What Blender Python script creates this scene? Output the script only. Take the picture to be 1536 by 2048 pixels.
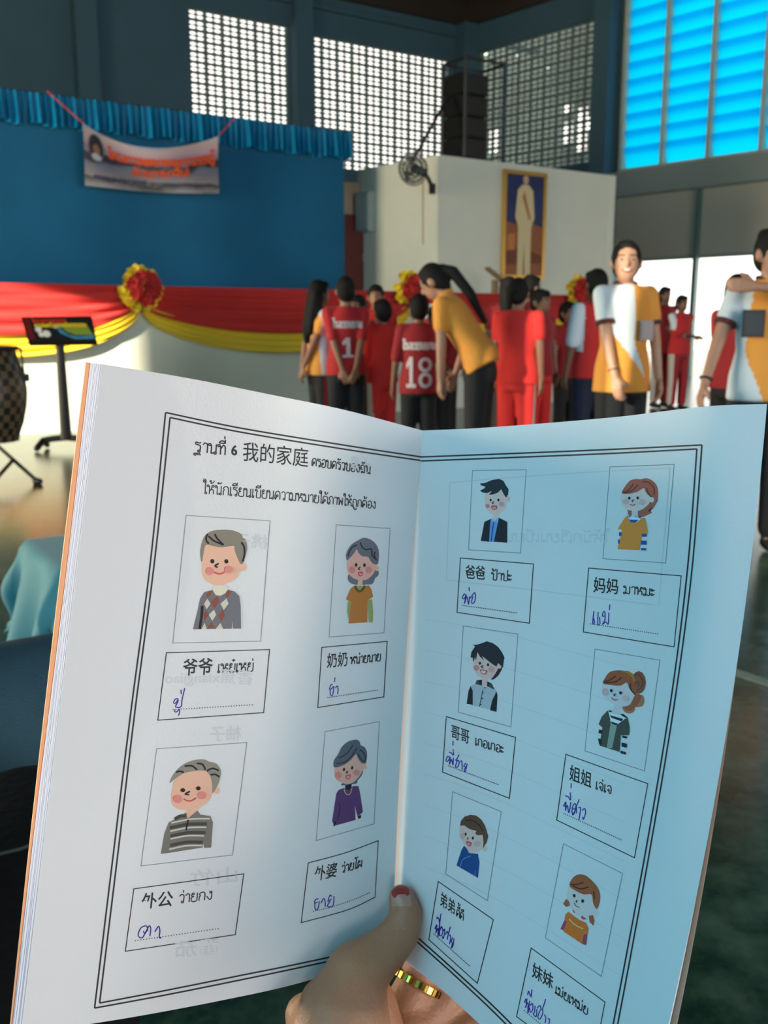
import bpy, bmesh, math, random
from math import sin, cos, pi, radians as R
from mathutils import Vector as V, Matrix, Quaternion
from mathutils.bvhtree import BVHTree
from mathutils.geometry import delaunay_2d_cdt
for o in list(bpy.data.objects): bpy.data.objects.remove(o)
random.seed(7)
SC = bpy.context.scene; COL = SC.collection
# ---------------------------------------------------------------- camera
F = 1900.0; CAMZ = 1.1; PITCH = R(11.25)
cp, sp = cos(PITCH), sin(PITCH)
CAM = V((0, 0, CAMZ)); FW = V((0, cp, -sp)); UP = V((0, sp, cp)); RT = V((1, 0, 0))
cd = bpy.data.cameras.new('camera'); cam = bpy.data.objects.new('camera', cd); COL.objects.link(cam)
cam.location = CAM; cam.rotation_euler = (pi/2 - PITCH, 0, 0)
cd.sensor_fit = 'VERTICAL'; cd.sensor_height = 36; cd.sensor_width = 27; cd.lens = F*36/2048
cd.clip_start = .02; cd.clip_end = 300
cd.dof.use_dof = True; cd.dof.focus_distance = .312; cd.dof.aperture_fstop = cd.lens/1000/.0012
SC.camera = cam
# ---------------------------------------------------------------- world, sun, right-door daylight, added fill lamps, exposure
w = bpy.data.worlds.new('sky'); SC.world = w; w.use_nodes = True
bg = w.node_tree.nodes['Background']; bg.inputs[0].default_value = (1, .97, .9, 1); bg.inputs[1].default_value = 2.3
SC.view_settings.view_transform = 'Standard'; SC.view_settings.look = 'None'
SC.view_settings.exposure = 0.0; SC.view_settings.gamma = 1; SC.view_settings.use_curve_mapping = False
SC.cycles.use_denoising = True; SC.cycles.max_bounces = 8; SC.cycles.sample_clamp_indirect = 6; SC.cycles.caustics_reflective = False; SC.cycles.caustics_refractive = False
def look(o, d): o.rotation_euler = V(d).to_track_quat('-Z', 'Y').to_euler()
SUNDIR = V((-.60, -.76, .235)).normalized()
sd = bpy.data.lights.new('sun', 'SUN'); so = bpy.data.objects.new('sun', sd); COL.objects.link(so)
sd.energy = 27; sd.color = (1, .9, .68); sd.angle = R(.6); look(so, -SUNDIR); so.location = SUNDIR*40
def area(name, loc, tgt, sx, sy, e, c):
    l = bpy.data.lights.new(name, 'AREA'); l.shape = 'RECTANGLE'; l.size = sx; l.size_y = sy; l.energy = e; l.color = c
    o = bpy.data.objects.new(name, l); COL.objects.link(o); o.location = loc; look(o, V(tgt)-V(loc)); return o
U1 = V((sin(R(56.5)), cos(R(56.5)), 0)); U2 = V((.66, -.751, 0)).normalized()   # along back wall; along side walls towards us
N1 = V((U1.y, -U1.x, 0)); N2L = V((.751, .66, 0)).normalized()
K = V((2.03, 25, 0)); A_ = K - U1*24; D_ = A_ + U2*30; B_ = K + U2*30
area('added_fill_cyan', A_+U2*21+N2L*.1+V((0, 0, 4.6)), A_+U2*21+N2L*5+V((0, 0, 3.6)), 9, 4.5, 50, (.50, .90, 1))  # added cyan fill lamp at an assumed window, tints the right page
area('added_fill_rear', D_+U1*10.1-N1*.15+V((0, 0, 2.1)), V((1, 4, 1.4)), 9, 3.6, 800, (1, .92, .90))  # added fill lamp in an assumed rear opening, placed to grade light across the pages
area('added_fill_left', A_+U2*10.5+N2L*.1+V((0, 0, 2.0)), V((1.5, 9, 1.2)), 5.2, 3.6, 1350, (1, .85, .60))  # added warm fill lamp for the people, in the assumed sun doorway
area('daylight_right_doors', K+U2*12.5+V((-.751, -.66, 0))*.15+V((0, 0, 1.4)), K+U2*11+V((-.751, -.66, 0))*5+V((0, 0, .2)), 11, 2.4, 220, (1, .94, .80))  # lamp added at the visible doors to strengthen their daylight on the floor
area('added_fill_behind', A_+U2*27.6+N2L*.1+V((0, 0, 1.6)), V((0, .3, 1.1)), 3, 2.8, 85, (.88, .93, 1))  # added fill lamp in a made-up opening, brightens the pages near the spine
# ---------------------------------------------------------------- pixels of the photograph -> places
def ray(px, py): return FW + RT*((px-768)/F) - UP*((py-1024)/F)
def at(px, py, d): return CAM + ray(px, py)*d                     # d = distance along the view axis
def onplane(px, py, P, n):
    r = ray(px, py); return CAM + r*((P-CAM).dot(n)/r.dot(n))
def onfloor(px, py): return onplane(px, py, V((0, 0, 0)), V((0, 0, 1)))
def xat(px, Y, Z): return (px-768)/F*(Y*cp-(Z-CAMZ)*sp)
def zat(py, Y):
    t = (1024-py)/F; return CAMZ + Y*(t*cp-sp)/(cp+t*sp)
# ---------------------------------------------------------------- materials
MATS = {}
def mat(name, col, rough=.6, metal=0, noise=0, nscale=20, bump=0, bscale=60, spec=.5, trans=0, col2=None, sheen=0, coat=0, emit=0):
    if name in MATS: return MATS[name]
    m = bpy.data.materials.new(name); m.use_nodes = True; nt = m.node_tree; b = nt.nodes['Principled BSDF']
    b.inputs['Base Color'].default_value = (*col, 1); b.inputs['Roughness'].default_value = rough
    b.inputs['Metallic'].default_value = metal; b.inputs['Specular IOR Level'].default_value = spec
    if coat: b.inputs['Coat Weight'].default_value = coat
    if sheen: b.inputs['Sheen Weight'].default_value = sheen
    if noise or col2:
        tc = nt.nodes.new('ShaderNodeTexCoord'); n = nt.nodes.new('ShaderNodeTexNoise'); n.inputs['Scale'].default_value = nscale; n.inputs['Detail'].default_value = 4
        nt.links.new(tc.outputs['Object'], n.inputs['Vector'])
        mx = nt.nodes.new('ShaderNodeMix'); mx.data_type = 'RGBA'
        c2 = col2 or tuple(c*(1-noise) for c in col)
        mx.inputs[6].default_value = (*col, 1); mx.inputs[7].default_value = (*c2, 1)
        rp = nt.nodes.new('ShaderNodeValToRGB'); rp.color_ramp.elements[0].position = .35; rp.color_ramp.elements[1].position = .65
        nt.links.new(n.outputs[0], rp.inputs[0]); nt.links.new(rp.outputs[0], mx.inputs[0]); nt.links.new(mx.outputs[2], b.inputs['Base Color'])
    if bump:
        tc = nt.nodes.new('ShaderNodeTexCoord'); n = nt.nodes.new('ShaderNodeTexNoise'); n.inputs['Scale'].default_value = bscale
        bp = nt.nodes.new('ShaderNodeBump'); bp.inputs['Strength'].default_value = bump; bp.inputs['Distance'].default_value = .01
        nt.links.new(tc.outputs['Object'], n.inputs['Vector']); nt.links.new(n.outputs[0], bp.inputs['Height']); nt.links.new(bp.outputs[0], b.inputs['Normal'])
    if trans:
        tr = nt.nodes.new('ShaderNodeBsdfTranslucent'); tr.inputs[0].default_value = (*(c*1.0 for c in col), 1)
        ms = nt.nodes.new('ShaderNodeMixShader'); ms.inputs[0].default_value = trans
        nt.links.new(b.outputs[0], ms.inputs[1]); nt.links.new(tr.outputs[0], ms.inputs[2]); nt.links.new(ms.outputs[0], nt.nodes['Material Output'].inputs[0])
    MATS[name] = m; return m
def srgb(*c): return tuple((x/255/12.92 if x/255 <= .04045 else ((x/255+.055)/1.055)**2.4) for x in c)
# ---------------------------------------------------------------- objects
def tag(o, label=None, cat=None, group=None, kind=None):
    if label: o['label'] = label
    if cat: o['category'] = cat
    if group: o['group'] = group
    if kind: o['kind'] = kind
    return o
def mkobj(name, me, parent=None):
    o = bpy.data.objects.new(name, me); COL.objects.link(o)
    if parent:
        o.parent = parent
        if me is not None: o.matrix_parent_inverse = world_of(parent).inverted()
    return o
def world_of(o):
    m = Matrix.LocRotScale(o.location, o.rotation_euler, o.scale)
    if o.parent: m = world_of(o.parent) @ o.matrix_parent_inverse @ m
    return m
def empty(name, loc, label, cat, group=None):
    o = bpy.data.objects.new(name, None); COL.objects.link(o); o.location = loc; o.empty_display_size = .1
    return tag(o, label, cat, group)
class G:
    "collects geometry in world coordinates"
    def __init__(s): s.v = []; s.f = []; s.mi = []; s.cur = 0
    def add(s, vs, fs):
        b = len(s.v); s.v += [V(p) for p in vs]; s.f += [[b+i for i in f] for f in fs]; s.mi += [s.cur]*len(fs); return s
    def box(s, c, sx, sy, sz, ax=V((1, 0, 0)), ay=None, az=V((0, 0, 1))):
        ax = V(ax).normalized(); az = V(az).normalized(); ay = V(ay).normalized() if ay else az.cross(ax).normalized(); c = V(c)
        vs = [c+ax*(i*sx/2)+ay*(j*sy/2)+az*(k*sz/2) for i in (-1, 1) for j in (-1, 1) for k in (-1, 1)]
        return s.add(vs, [(0, 1, 3, 2), (4, 6, 7, 5), (0, 4, 5, 1), (2, 3, 7, 6), (0, 2, 6, 4), (1, 5, 7, 3)])
    def cap(s, p0, r0, p1, r1, n=10, flat=1, fdir=None):
        p0 = V(p0); p1 = V(p1); d = (p1-p0); L = d.length or 1e-6; d = d/L if L > 1e-6 else V((0, 0, 1))
        a = d.orthogonal().normalized() if fdir is None else (V(fdir)-d*V(fdir).dot(d)).normalized(); b = d.cross(a)
        rings = []
        for t in (-1, -.85, -.5, 0): rings.append((p0+d*(r0*t), r0*math.sqrt(max(0, 1-t*t))))
        for t in (0, .5, .85, 1): rings.append((p1+d*(r1*t), r1*math.sqrt(max(0, 1-t*t))))
        vs = []; fs = []
        for c, r in rings:
            r = max(r, 1e-5)
            for i in range(n): vs.append(c+a*(r*flat*cos(2*pi*i/n))+b*(r*sin(2*pi*i/n)))
        m = len(rings)
        for k in range(m-1):
            for i in range(n): fs.append((k*n+i, k*n+(i+1) % n, (k+1)*n+(i+1) % n, (k+1)*n+i))
        fs.append(tuple(range(n))[::-1]); fs.append(tuple((m-1)*n+i for i in range(n)))
        return s.add(vs, fs)
    def tube(s, pts, r, n=8):
        for a, b in zip(pts, pts[1:]): s.cap(a, r, b, r, n)
        return s
    def rod(s, p0, r0, p1, r1, n=12):
        p0 = V(p0); p1 = V(p1); d = (p1-p0).normalized(); a = d.orthogonal().normalized(); b = d.cross(a)
        vs = [c+a*(r*cos(2*pi*i/n))+b*(r*sin(2*pi*i/n)) for c, r in ((p0, r0), (p1, r1)) for i in range(n)]
        return s.add(vs, [(i, (i+1) % n, n+(i+1) % n, n+i) for i in range(n)]+[tuple(range(n))[::-1], tuple(range(n, 2*n))])
    def ell(s, c, rx, ry, rz, M=None, n=14, m=8):
        c = V(c); vs = []; fs = []
        for j in range(m+1):
            th = pi*j/m
            for i in range(n):
                p = V((rx*max(sin(th), 1e-3)*cos(2*pi*i/n), ry*max(sin(th), 1e-3)*sin(2*pi*i/n), rz*cos(th)))
                if M: p = M @ p
                vs.append(c+p)
        for j in range(m):
            for i in range(n): fs.append((j*n+i, (j+1)*n+i, (j+1)*n+(i+1) % n, j*n+(i+1) % n))
        fs.append(tuple(range(n))); fs.append(tuple(m*n+i for i in range(n))[::-1])
        return s.add(vs, fs)
    def loft(s, rings, n=16):
        "rings: (center, axis a, axis b) half-axes vectors"
        vs = []; fs = []
        for c, a, b in rings:
            for i in range(n): vs.append(V(c)+V(a)*cos(2*pi*i/n)+V(b)*sin(2*pi*i/n))
        m = len(rings)
        for k in range(m-1):
            for i in range(n): fs.append((k*n+i, k*n+(i+1) % n, (k+1)*n+(i+1) % n, (k+1)*n+i))
        fs.append(tuple(range(n))[::-1]); fs.append(tuple((m-1)*n+i for i in range(n)))
        return s.add(vs, fs)
    def grid(s, fn, nu, nv):
        vs = [fn(i/nu, j/nv) for j in range(nv+1) for i in range(nu+1)]
        return s.add(vs, [(j*(nu+1)+i, j*(nu+1)+i+1, (j+1)*(nu+1)+i+1, (j+1)*(nu+1)+i) for j in range(nv) for i in range(nu)])
    def mesh(s, name, mats, smooth=False):
        me = bpy.data.meshes.new(name); me.from_pydata([tuple(p) for p in s.v], [], s.f)
        for m in (mats if isinstance(mats, (list, tuple)) else [mats]): me.materials.append(m)
        for p, i in zip(me.polygons, s.mi): p.material_index = i; p.use_smooth = smooth
        me.update(); return me
    def out(s, name, mats, parent=None, smooth=False):
        return mkobj(name, s.mesh(name, mats, smooth), parent)
def fixn(me):
    bm = bmesh.new(); bm.from_mesh(me); bmesh.ops.recalc_face_normals(bm, faces=bm.faces); bm.to_mesh(me); bm.free()
def blob(name, g, voxel, mats, parent, it=4, matfn=None, thick=None):
    "union of overlapping shapes grown into one continuous skin"
    me = g.mesh('tmp', mats); fixn(me); t = bpy.data.objects.new('tmp', me); COL.objects.link(t)
    rm = t.modifiers.new('r', 'REMESH'); rm.mode = 'VOXEL'; rm.voxel_size = voxel
    if it: sm = t.modifiers.new('s', 'SMOOTH'); sm.factor = .5; sm.iterations = it
    dg = bpy.context.evaluated_depsgraph_get(); m2 = bpy.data.meshes.new_from_object(t.evaluated_get(dg)); m2.name = name
    bpy.data.objects.remove(t); bpy.data.meshes.remove(me)
    m2.materials.clear()
    for m in (mats if isinstance(mats, (list, tuple)) else [mats]): m2.materials.append(m)
    for p in m2.polygons:
        p.use_smooth = True; p.material_index = matfn(p.center) if matfn else 0
    return mkobj(name, m2, parent)
def struct(o): o['kind'] = 'structure'; return o
# ================================================================ materials in use
M_wall = mat('wall_paint_blue_grey', srgb(74, 106, 120), .8, noise=.06, nscale=1.5)
M_white = mat('wall_paint_white', srgb(222, 224, 210), .7, noise=.04, nscale=2)
M_beam = mat('beam_paint_grey', srgb(150, 160, 156), .7)
M_doorp = mat('door_panel_grey', srgb(196, 188, 172), .6)
M_steel = mat('roof_steel', srgb(58, 48, 42), .6)
M_roof = mat('roof_sheet', srgb(52, 52, 50), .7)
M_conc = mat('concrete_yard', srgb(205, 200, 186), .8, noise=.1)
M_black = mat('black_plastic', (.007, .007, .008), .45)
M_metal = mat('dark_metal', (.03, .03, .032), .4, metal=.3)
M_cream = mat('cream_mullion', srgb(205, 200, 178), .5)
M_red = mat('red_cloth', srgb(196, 30, 26), .75, sheen=.2)
M_yel = mat('yellow_cloth', srgb(238, 205, 30), .75, sheen=.2)
M_blue = mat('blue_backdrop_cloth', srgb(0, 94, 136), .85, noise=.12, nscale=1.2)
M_satin = mat('blue_satin', srgb(10, 128, 176), .28, noise=.15, nscale=5)
M_gold = mat('gold', srgb(236, 190, 90), .22, metal=1)
# floor: worn dark green court paint under a thin gloss
def floor_mat():
    m = bpy.data.materials.new('green_court_floor'); m.use_nodes = True; nt = m.node_tree; b = nt.nodes['Principled BSDF']; L = nt.links.new
    tc = nt.nodes.new('ShaderNodeTexCoord')
    n1 = nt.nodes.new('ShaderNodeTexNoise'); n1.inputs['Scale'].default_value = 9; n1.inputs['Detail'].default_value = 8; n1.inputs['Roughness'].default_value = .68
    n2 = nt.nodes.new('ShaderNodeTexNoise'); n2.inputs['Scale'].default_value = 1.4; n2.inputs['Detail'].default_value = 3
    L(tc.outputs['Object'], n1.inputs['Vector']); L(tc.outputs['Object'], n2.inputs['Vector'])
    r = nt.nodes.new('ShaderNodeValToRGB'); e = r.color_ramp.elements
    e[0].position = .45; e[0].color = (*srgb(22, 58, 48), 1); e[1].position = .72; e[1].color = (*srgb(96, 122, 104), 1)
    ad = nt.nodes.new('ShaderNodeMath'); ad.operation = 'MULTIPLY_ADD'; ad.inputs[1].default_value = .45; 
    L(n2.outputs[0], ad.inputs[0]); mu = nt.nodes.new('ShaderNodeMath'); mu.operation = 'MULTIPLY'; mu.inputs[1].default_value = .58; L(n1.outputs[0], mu.inputs[0]); L(mu.outputs[0], ad.inputs[2])
    L(ad.outputs[0], r.inputs[0]); L(r.outputs[0], b.inputs['Base Color'])
    b.inputs['Roughness'].default_value = .22; b.inputs['Specular IOR Level'].default_value = .6
    bp = nt.nodes.new('ShaderNodeBump'); bp.inputs['Strength'].default_value = .06; bp.inputs['Distance'].default_value = .01; L(n1.outputs[0], bp.inputs['Height']); L(bp.outputs[0], b.inputs['Normal'])
    return m
M_floor = floor_mat()
# ================================================================ the hall
ZT = zat(54, 25)
g = G(); hf = [A_, K, B_, D_]
g.add([p+V((0, 0, 0)) for p in hf]+[p-V((0, 0, .2)) for p in hf], [(3, 2, 1, 0), (4, 5, 6, 7), (0, 1, 5, 4), (1, 2, 6, 5), (2, 3, 7, 6), (3, 0, 4, 7)])
floor = struct(g.out('floor', M_floor))
# painted court line seen at the right edge
g = G(); a = onfloor(1440, 1335); b = onfloor(1560, 1374); dd = (b-a).normalized(); nn = V((-dd.y, dd.x, 0))
g.box((a+b)/2+dd*.6+V((0, 0, .001)), 3.2, .05, .002, dd); o = g.out('floor_line', mat('white_line_paint', srgb(150, 168, 150), .4, noise=.3, nscale=30), floor)
g = G(); g.box(V((10, 20, -.35)), 160, 160, .2); struct(g.out('ground', M_conc))
def wall_with_holes(name, P, u, n, L, H, holes, m, th=.25, z0=0):
    "a wall slab from P along u, inner face on the n side, with rectangular openings (s0,s1,z0,z1)"
    g = G(); ss = sorted(set([0, L]+[h[0] for h in holes]+[h[1] for h in holes])); zs = sorted(set([z0, H]+[h[2] for h in holes]+[h[3] for h in holes]))
    for i in range(len(ss)-1):
        run = None
        for j in range(len(zs)):
            solid = False
            if j < len(zs)-1:
                sc, zc = (ss[i]+ss[i+1])/2, (zs[j]+zs[j+1])/2
                solid = not any(h[0] < sc < h[1] and h[2] < zc < h[3] for h in holes)
            if solid and run is None: run = zs[j]
            if not solid and run is not None:
                g.box(P+u*((ss[i]+ss[i+1])/2)-n*(th/2)+V((0, 0, (run+zs[j])/2)), ss[i+1]-ss[i], th, zs[j]-run, u); run = None
    return struct(g.out(name, m))
def sz(px, py, P, u, n): # photo pixel -> (s, z) on a wall
    p = onplane(px, py, P, n); return (p-P).dot(u), p.z
nR = V((-.751, -.66, 0)).normalized()          # inner normal of the right wall
# ---- back wall with two screens of vent blocks
sa0, za1 = sz(378, 12, A_, U1, N1); sa1, _ = sz(579, 60, A_, U1, N1); _, za0 = sz(480, 232, A_, U1, N1)
sb0, zb1 = sz(617, 66, A_, U1, N1); sb1, _ = sz(903, 140, A_, U1, N1); _, zb0 = sz(690, 338, A_, U1, N1)
za0 = zb0
back = wall_with_holes('wall_back', A_, U1, N1, 24, ZT, [(sa0, sa1, za0, za1), (sb0, sb1, zb0, zb1)], M_wall)
sc1, zc0 = sz(938, 330, K, U2, nR); sc0 = .25; sc2, _ = sz(1192, 200, K, U2, nR); _, zc1 = sz(1190, 36, K, U2, nR)
sc0 = sz(934, 200, K, U2, nR)[0]
# blue window + doors in right wall
sw0, zw0 = sz(1243, 346, K, U2, nR); sd0, zb_top = sz(1222, 398, K, U2, nR)
sw1 = sz(1800, 300, K, U2, nR)[0]
zc0 = zb0
s_door0 = sz(1226, 500, K, U2, nR)[0]; zdoor = sz(1340, 519, K, U2, nR)[1]; s_post = sz(1393, 520, K, U2, nR)[0]
zbeam = sz(1222, 398, K, U2, nR)[1]
s_door1 = s_door0 + (s_post-s_door0)*2.9
right = wall_with_holes('wall_right', K, U2, nR, 30, ZT, [(sc0, sc2, zc0, zc1), (sw0, sw1, zw0, ZT-.3), (s_door0, s_door1, 0, zbeam)], M_wall)
def vent_block_mesh(w, h, t):
    g = G(); 
    for cx in (-1, 1):
        for cz in (-1, 1):
            c = V((cx*w/4, 0, cz*h/4)); hw, hh = w/4, h/4; a, b = hw*.74, hh*.56; ox, oz = -cx*hw*.10, -cz*hh*.14
            hole = [(a, b*.4), (a*.55, b), (-a*.55, b), (-a, b*.4), (-a, -b*.4), (-a*.55, -b), (a*.55, -b), (a, -b*.4)]
            rim = [(hw, b*.4), (hw*.6, hh), (-hw*.6, hh), (-hw, b*.4), (-hw, -b*.4), (-hw*.6, -hh), (hw*.6, -hh), (hw, -b*.4)]
            vs = []
            for y in (-t/2, t/2):
                vs += [c+V((x+ox, y, z+oz)) for x, z in hole]+[c+V((x, y, z)) for x, z in rim]
            fs = []
            for k in range(8):
                l = (k+1) % 8
                fs += [(k, l, 8+l, 8+k), (16+k, 24+k, 24+l, 16+l), (k, 16+k, 16+l, l)]
            vs += [c+V((sx*hw, y, z_*hh)) for y in (-t/2, t/2) for sx, z_ in ((1, 1), (-1, 1), (-1, -1), (1, -1))]
            fs += [(8, 9, 32), (10, 11, 33), (12, 13, 34), (14, 15, 35), (24, 36, 25), (26, 37, 27), (28, 38, 29), (30, 39, 31)]
            g.add(vs, fs)
    return g.mesh('vent_block', mat('vent_block_concrete', srgb(122, 138, 138), .8))
def fill_blocks(wall, P, u, n, s0, s1, z0, z1, nc, nr, t=.035, skip=None):
    bw, bh = (s1-s0)/nc, (z1-z0)/nr; me = vent_block_mesh(bw*.99, bh*.99, t); ang = math.atan2(u.y, u.x)
    for i in range(nc):
        for j in range(nr):
            o = bpy.data.objects.new('vent_block', me); COL.objects.link(o); o.parent = wall
            o.location = P+u*(s0+bw*(i+.5))-n*(.12)+V((0, 0, z0+bh*(j+.5))); o.rotation_euler = (0, 0, ang)
fill_blocks(back, A_, U1, N1, sa0, sa1, za0, za1, 6, 11+3)
fill_blocks(back, A_, U1, N1, sb0, sb1, zb0, zb1, 10, 13)
fill_blocks(right, K, U2, nR, sc0, sc2, zc0, zc1, 10, 13)
# wall added outside to dim the right-hand vent blocks, with holes where they shine
KO = K-nR*2.2-U2*2; ho = []
for x0, y0, x1, y1 in ((1122, 205, 1146, 226), (1149, 218, 1176, 300), (1121, 246, 1146, 284), (1168, 236, 1190, 262), (976, 262, 996, 306), (956, 284, 972, 306), (1090, 128, 1098, 136), (1030, 105, 1042, 113)):
    a_, b_ = sz(x0, y1, KO, U2, nR), sz(x1, y0, KO, U2, nR); c_ = sz(x1, y1, KO, U2, nR); d_ = sz(x0, y0, KO, U2, nR); ho.append((a_[0], b_[0], min(a_[1], c_[1]), max(b_[1], d_[1])))
wall_with_holes('wall_added_screen', KO, U2, nR, sz(1215, 200, KO, U2, nR)[0], ZT+.5, ho, mat('outside_wall', srgb(150, 164, 158), .9, noise=.35, nscale=.8), th=.06)
# columns and trims on the back wall
tn = [0]
def trim(c, sx, sy, sz_, u, m=M_wall):
    tn[0] += 1; g = G(); g.box(c, sx, sy, sz_, u); return struct(g.out('trim_%d' % tn[0], m))
for px in (170, 599): 
    s = sz(px, 150, A_, U1, N1)[0]; trim(A_+U1*s+N1*.12+V((0, 0, ZT/2)), .42, .3, ZT, U1)
trim(K-U1*.1+U2*.1+V((0, 0, ZT/2)), .5, .5, ZT, U1)
s = sz(1216, 300, K, U2, nR)[0]; trim(K+U2*s+nR*.2+V((0, 0, ZT/2)), .42, .4, ZT, U2)
s0, z0 = sz(380, 0, A_, U1, N1)
trim(A_+U1*((sa0+sb1)/2+1)+N1*.05+V((0, 0, zb1+.55)), sb1-sa0+4, .14, .08, U1)
# beam under the blue window
zbt = zw0-.02
trim(K+U2*((s_door0+s_door1)/2+1)+nR*.12+V((0, 0, (zbeam+zbt)/2)), s_door1-s_door0+3, .3, zbt-zbeam, U2, M_beam)
# ---- blue translucent louvre window
win = struct(G().box(K+U2*((sw0+sw1)/2)+nR*.02+V((0, 0, zw0+.03)), sw1-sw0, .1, .07, U2).out('window_1', M_cream))
M_pc = mat('blue_translucent_sheet', srgb(0, 226, 255), .4, trans=.85); M_pc2 = mat('pale_cyan_translucent_sheet', srgb(138, 206, 234), .4, trans=.72)
smul = [sz(x, 200, K, U2, nR)[0] for x in (1249, 1331, 1424, 1530)]; smul += [smul[-1]+(smul[-1]-smul[-2])*1.0, sw1]
ztop = ZT-.3
for s in smul:
    g = G(); g.box(K+U2*s-nR*.05+V((0, 0, (zw0+ztop)/2)), .075, .24, ztop-zw0, U2); g.out('window_mullion', M_cream, win)
nz = 12; pitch = (sz(1250, 0, K, U2, nR)[1]-zw0)/10.2
for a, b in zip(smul, smul[1:]):
    z = zw0+.05; 
    while z < ztop-.05:
        g = G(); h = pitch*1.38
        c = K+U2*((a+b)/2)-nR*.07+V((0, 0, z+h/2)); ax = (V((0, 0, 1))*cos(R(16))+nR*sin(R(16)))
        g.box(c, (b-a)-.01, .006, h, U2, az=ax); g.out('louvre_slat', M_pc, win); z += pitch
# ---- hanging grey door panels, post between the bays
for i, (a, b) in enumerate(((s_door0, s_post), (s_post, s_post+(s_post-s_door0)), (s_post+(s_post-s_door0), s_door1))):
    g = G(); g.box(K+U2*((a+b)/2)-nR*.05+V((0, 0, (zdoor+zbeam)/2)), b-a-.04, .06, zbeam-zdoor, U2)
    d = struct(g.out('door_%d' % (i+1), M_doorp))
    g = G(); g.box(K+U2*((a+b)/2)-nR*.05+V((0, 0, zdoor+.03)), b-a-.04, .1, .07, U2); g.out('bottom_rail', M_beam, d)
trim(K+U2*s_post+nR*.02+V((0, 0, zbeam/2)), .09, .12, zbeam, U2, mat('post_paint', srgb(96, 122, 122), .5))
trim(K+U2*(s_door0-.05)+nR*.03+V((0, 0, zbeam/2)), .14, .16, zbeam, U2, mat('post_paint', srgb(96, 122, 122), .5))
# ---- walls behind and beside the photographer
pj = V((-2.62, 10.12, 0)); t = -((pj-A_).dot(N2L))/SUNDIR.to_2d().to_3d().dot(N2L)
sj = ((pj+SUNDIR.to_2d().to_3d()*t)-A_).dot(U2)
wall_with_holes('wall_left', A_, U2, N2L, 30, ZT, [(sj-5.5, sj, 0, 3.85), (16.5, 25.5, 2.35, 6.85), (26, 29.2, 0, 3.1)], M_wall)  # sun doorway and blue window are assumed, last opening added for the fill lamp
win_assumed = struct(G().box(A_+U2*21+V((0, 0, 2.33)), 9, .1, .06, U2).out('window_assumed', M_cream))  # unseen window, assumed as the source of the cyan light
for i in range(9): G().box(A_+U2*(17+i)-N2L*.12+V((0, 0, 4.6)), .98, .008, 4.5, U2).out('added_window_sheet', M_pc2, win_assumed)  # sheets added to stop direct sun and pass tinted light
wall_with_holes('wall_rear', D_, U1, -N1, 24, ZT, [(5.6, 14.6, .2, 3.9)], M_wall)  # unseen opening, assumed for the rear fill lamp
# ---- roof and trusses
g = G(); hf = [A_, K, B_, D_]; g.add([p+V((0, 0, ZT+1.1)) for p in hf]+[p+V((0, 0, ZT+1.3)) for p in hf], [(0, 1, 2, 3), (7, 6, 5, 4), (0, 4, 5, 1), (1, 5, 6, 2), (2, 6, 7, 3), (3, 7, 4, 0)])
struct(g.out('ceiling', M_roof))
g = G()
for P, u, L in ((A_, U1, 24), (K, U2, 30), (A_, U2, 30), (D_, U1, 24)): g.box(P+u*(L/2)+V((0, 0, ZT+.55)), L, .25, 1.12, u)
struct(g.out('trim_eaves', M_steel))
for i, s in enumerate((1.6, 5.2, 9.0)):
    P = K+U2*s+V((0, 0, ZT+.25)); Q = P-U1*23
    e = empty('roof_truss', (P+Q)/2, ('steel roof truss nearest the far corner', 'second steel roof truss from the far corner', 'third steel roof truss from the far corner')[i], 'truss')
    for dz in (0, .75): G().box((P+Q)/2+V((0, 0, dz)), 23, .1, .1, U1).out('chord', M_steel, e)
    g = G()
    for k in range(23):
        a = P-U1*k+V((0, 0, 0 if k % 2 else .75)); b = P-U1*(k+1)+V((0, 0, .75 if k % 2 else 0)); g.rod(a, .03, b, .03, 6)
    g.out('web_bars', M_steel, e)
# ================================================================ stage
PS = onfloor(162, 862); ZL = zat(575, 9.9)
def stg(px, off=0): # s along the stage front (plane moved back by off) where the photo column px meets it
    P = PS-N1*off; r = ray(px, 646); t = (P-CAM).dot(N1)/r.dot(N1); return (CAM+r*t-P).dot(U1)
s_end = stg(1186)
g = G(); s_a = -7.5
g.box(PS+U1*((s_a+s_end)/2)-N1*2.6+V((0, 0, ZL/2)), s_end-s_a, 5.2, ZL, U1); stage = struct(g.out('stage', M_white))
# white side room on the stage with the portrait
PW = PS-N1*1.2
def sw(px): r = ray(px, 646); t = (PW-CAM).dot(N1)/r.dot(N1); return (CAM+r*t-PW).dot(U1)
s0, s1 = sw(874), sw(1219); C0 = PW+U1*s0; C1 = PW+U1*s1
zt0 = onplane(873, 309, PW, N1).z
nU = V((-N2L.x, -N2L.y, 0))
g = G(); th = .12
g.box((C0+C1)/2-N1*th/2+V((0, 0, zt0/2)), (C1-C0).length, th, zt0, U1)
Cb = C0-U2*1.75
g.box((C0+Cb)/2+N2L*th/2+V((0, 0, zt0/2)), 1.75, th, zt0, U2)
Cc = C1-U2*2.2
g.box((C1+Cc)/2-N2L*th/2+V((0, 0, zt0/2)), 2.2, th, zt0, U2)
side = struct(g.out('wall_side_room', M_white))
g = G(); g.box((C0+C1)/2-N1*1.1-U2*0+V((0, 0, zt0-.06)), (C1-C0).length, 2.0, .1, U1); struct(g.out('ceiling_side_room', M_white))
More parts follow.
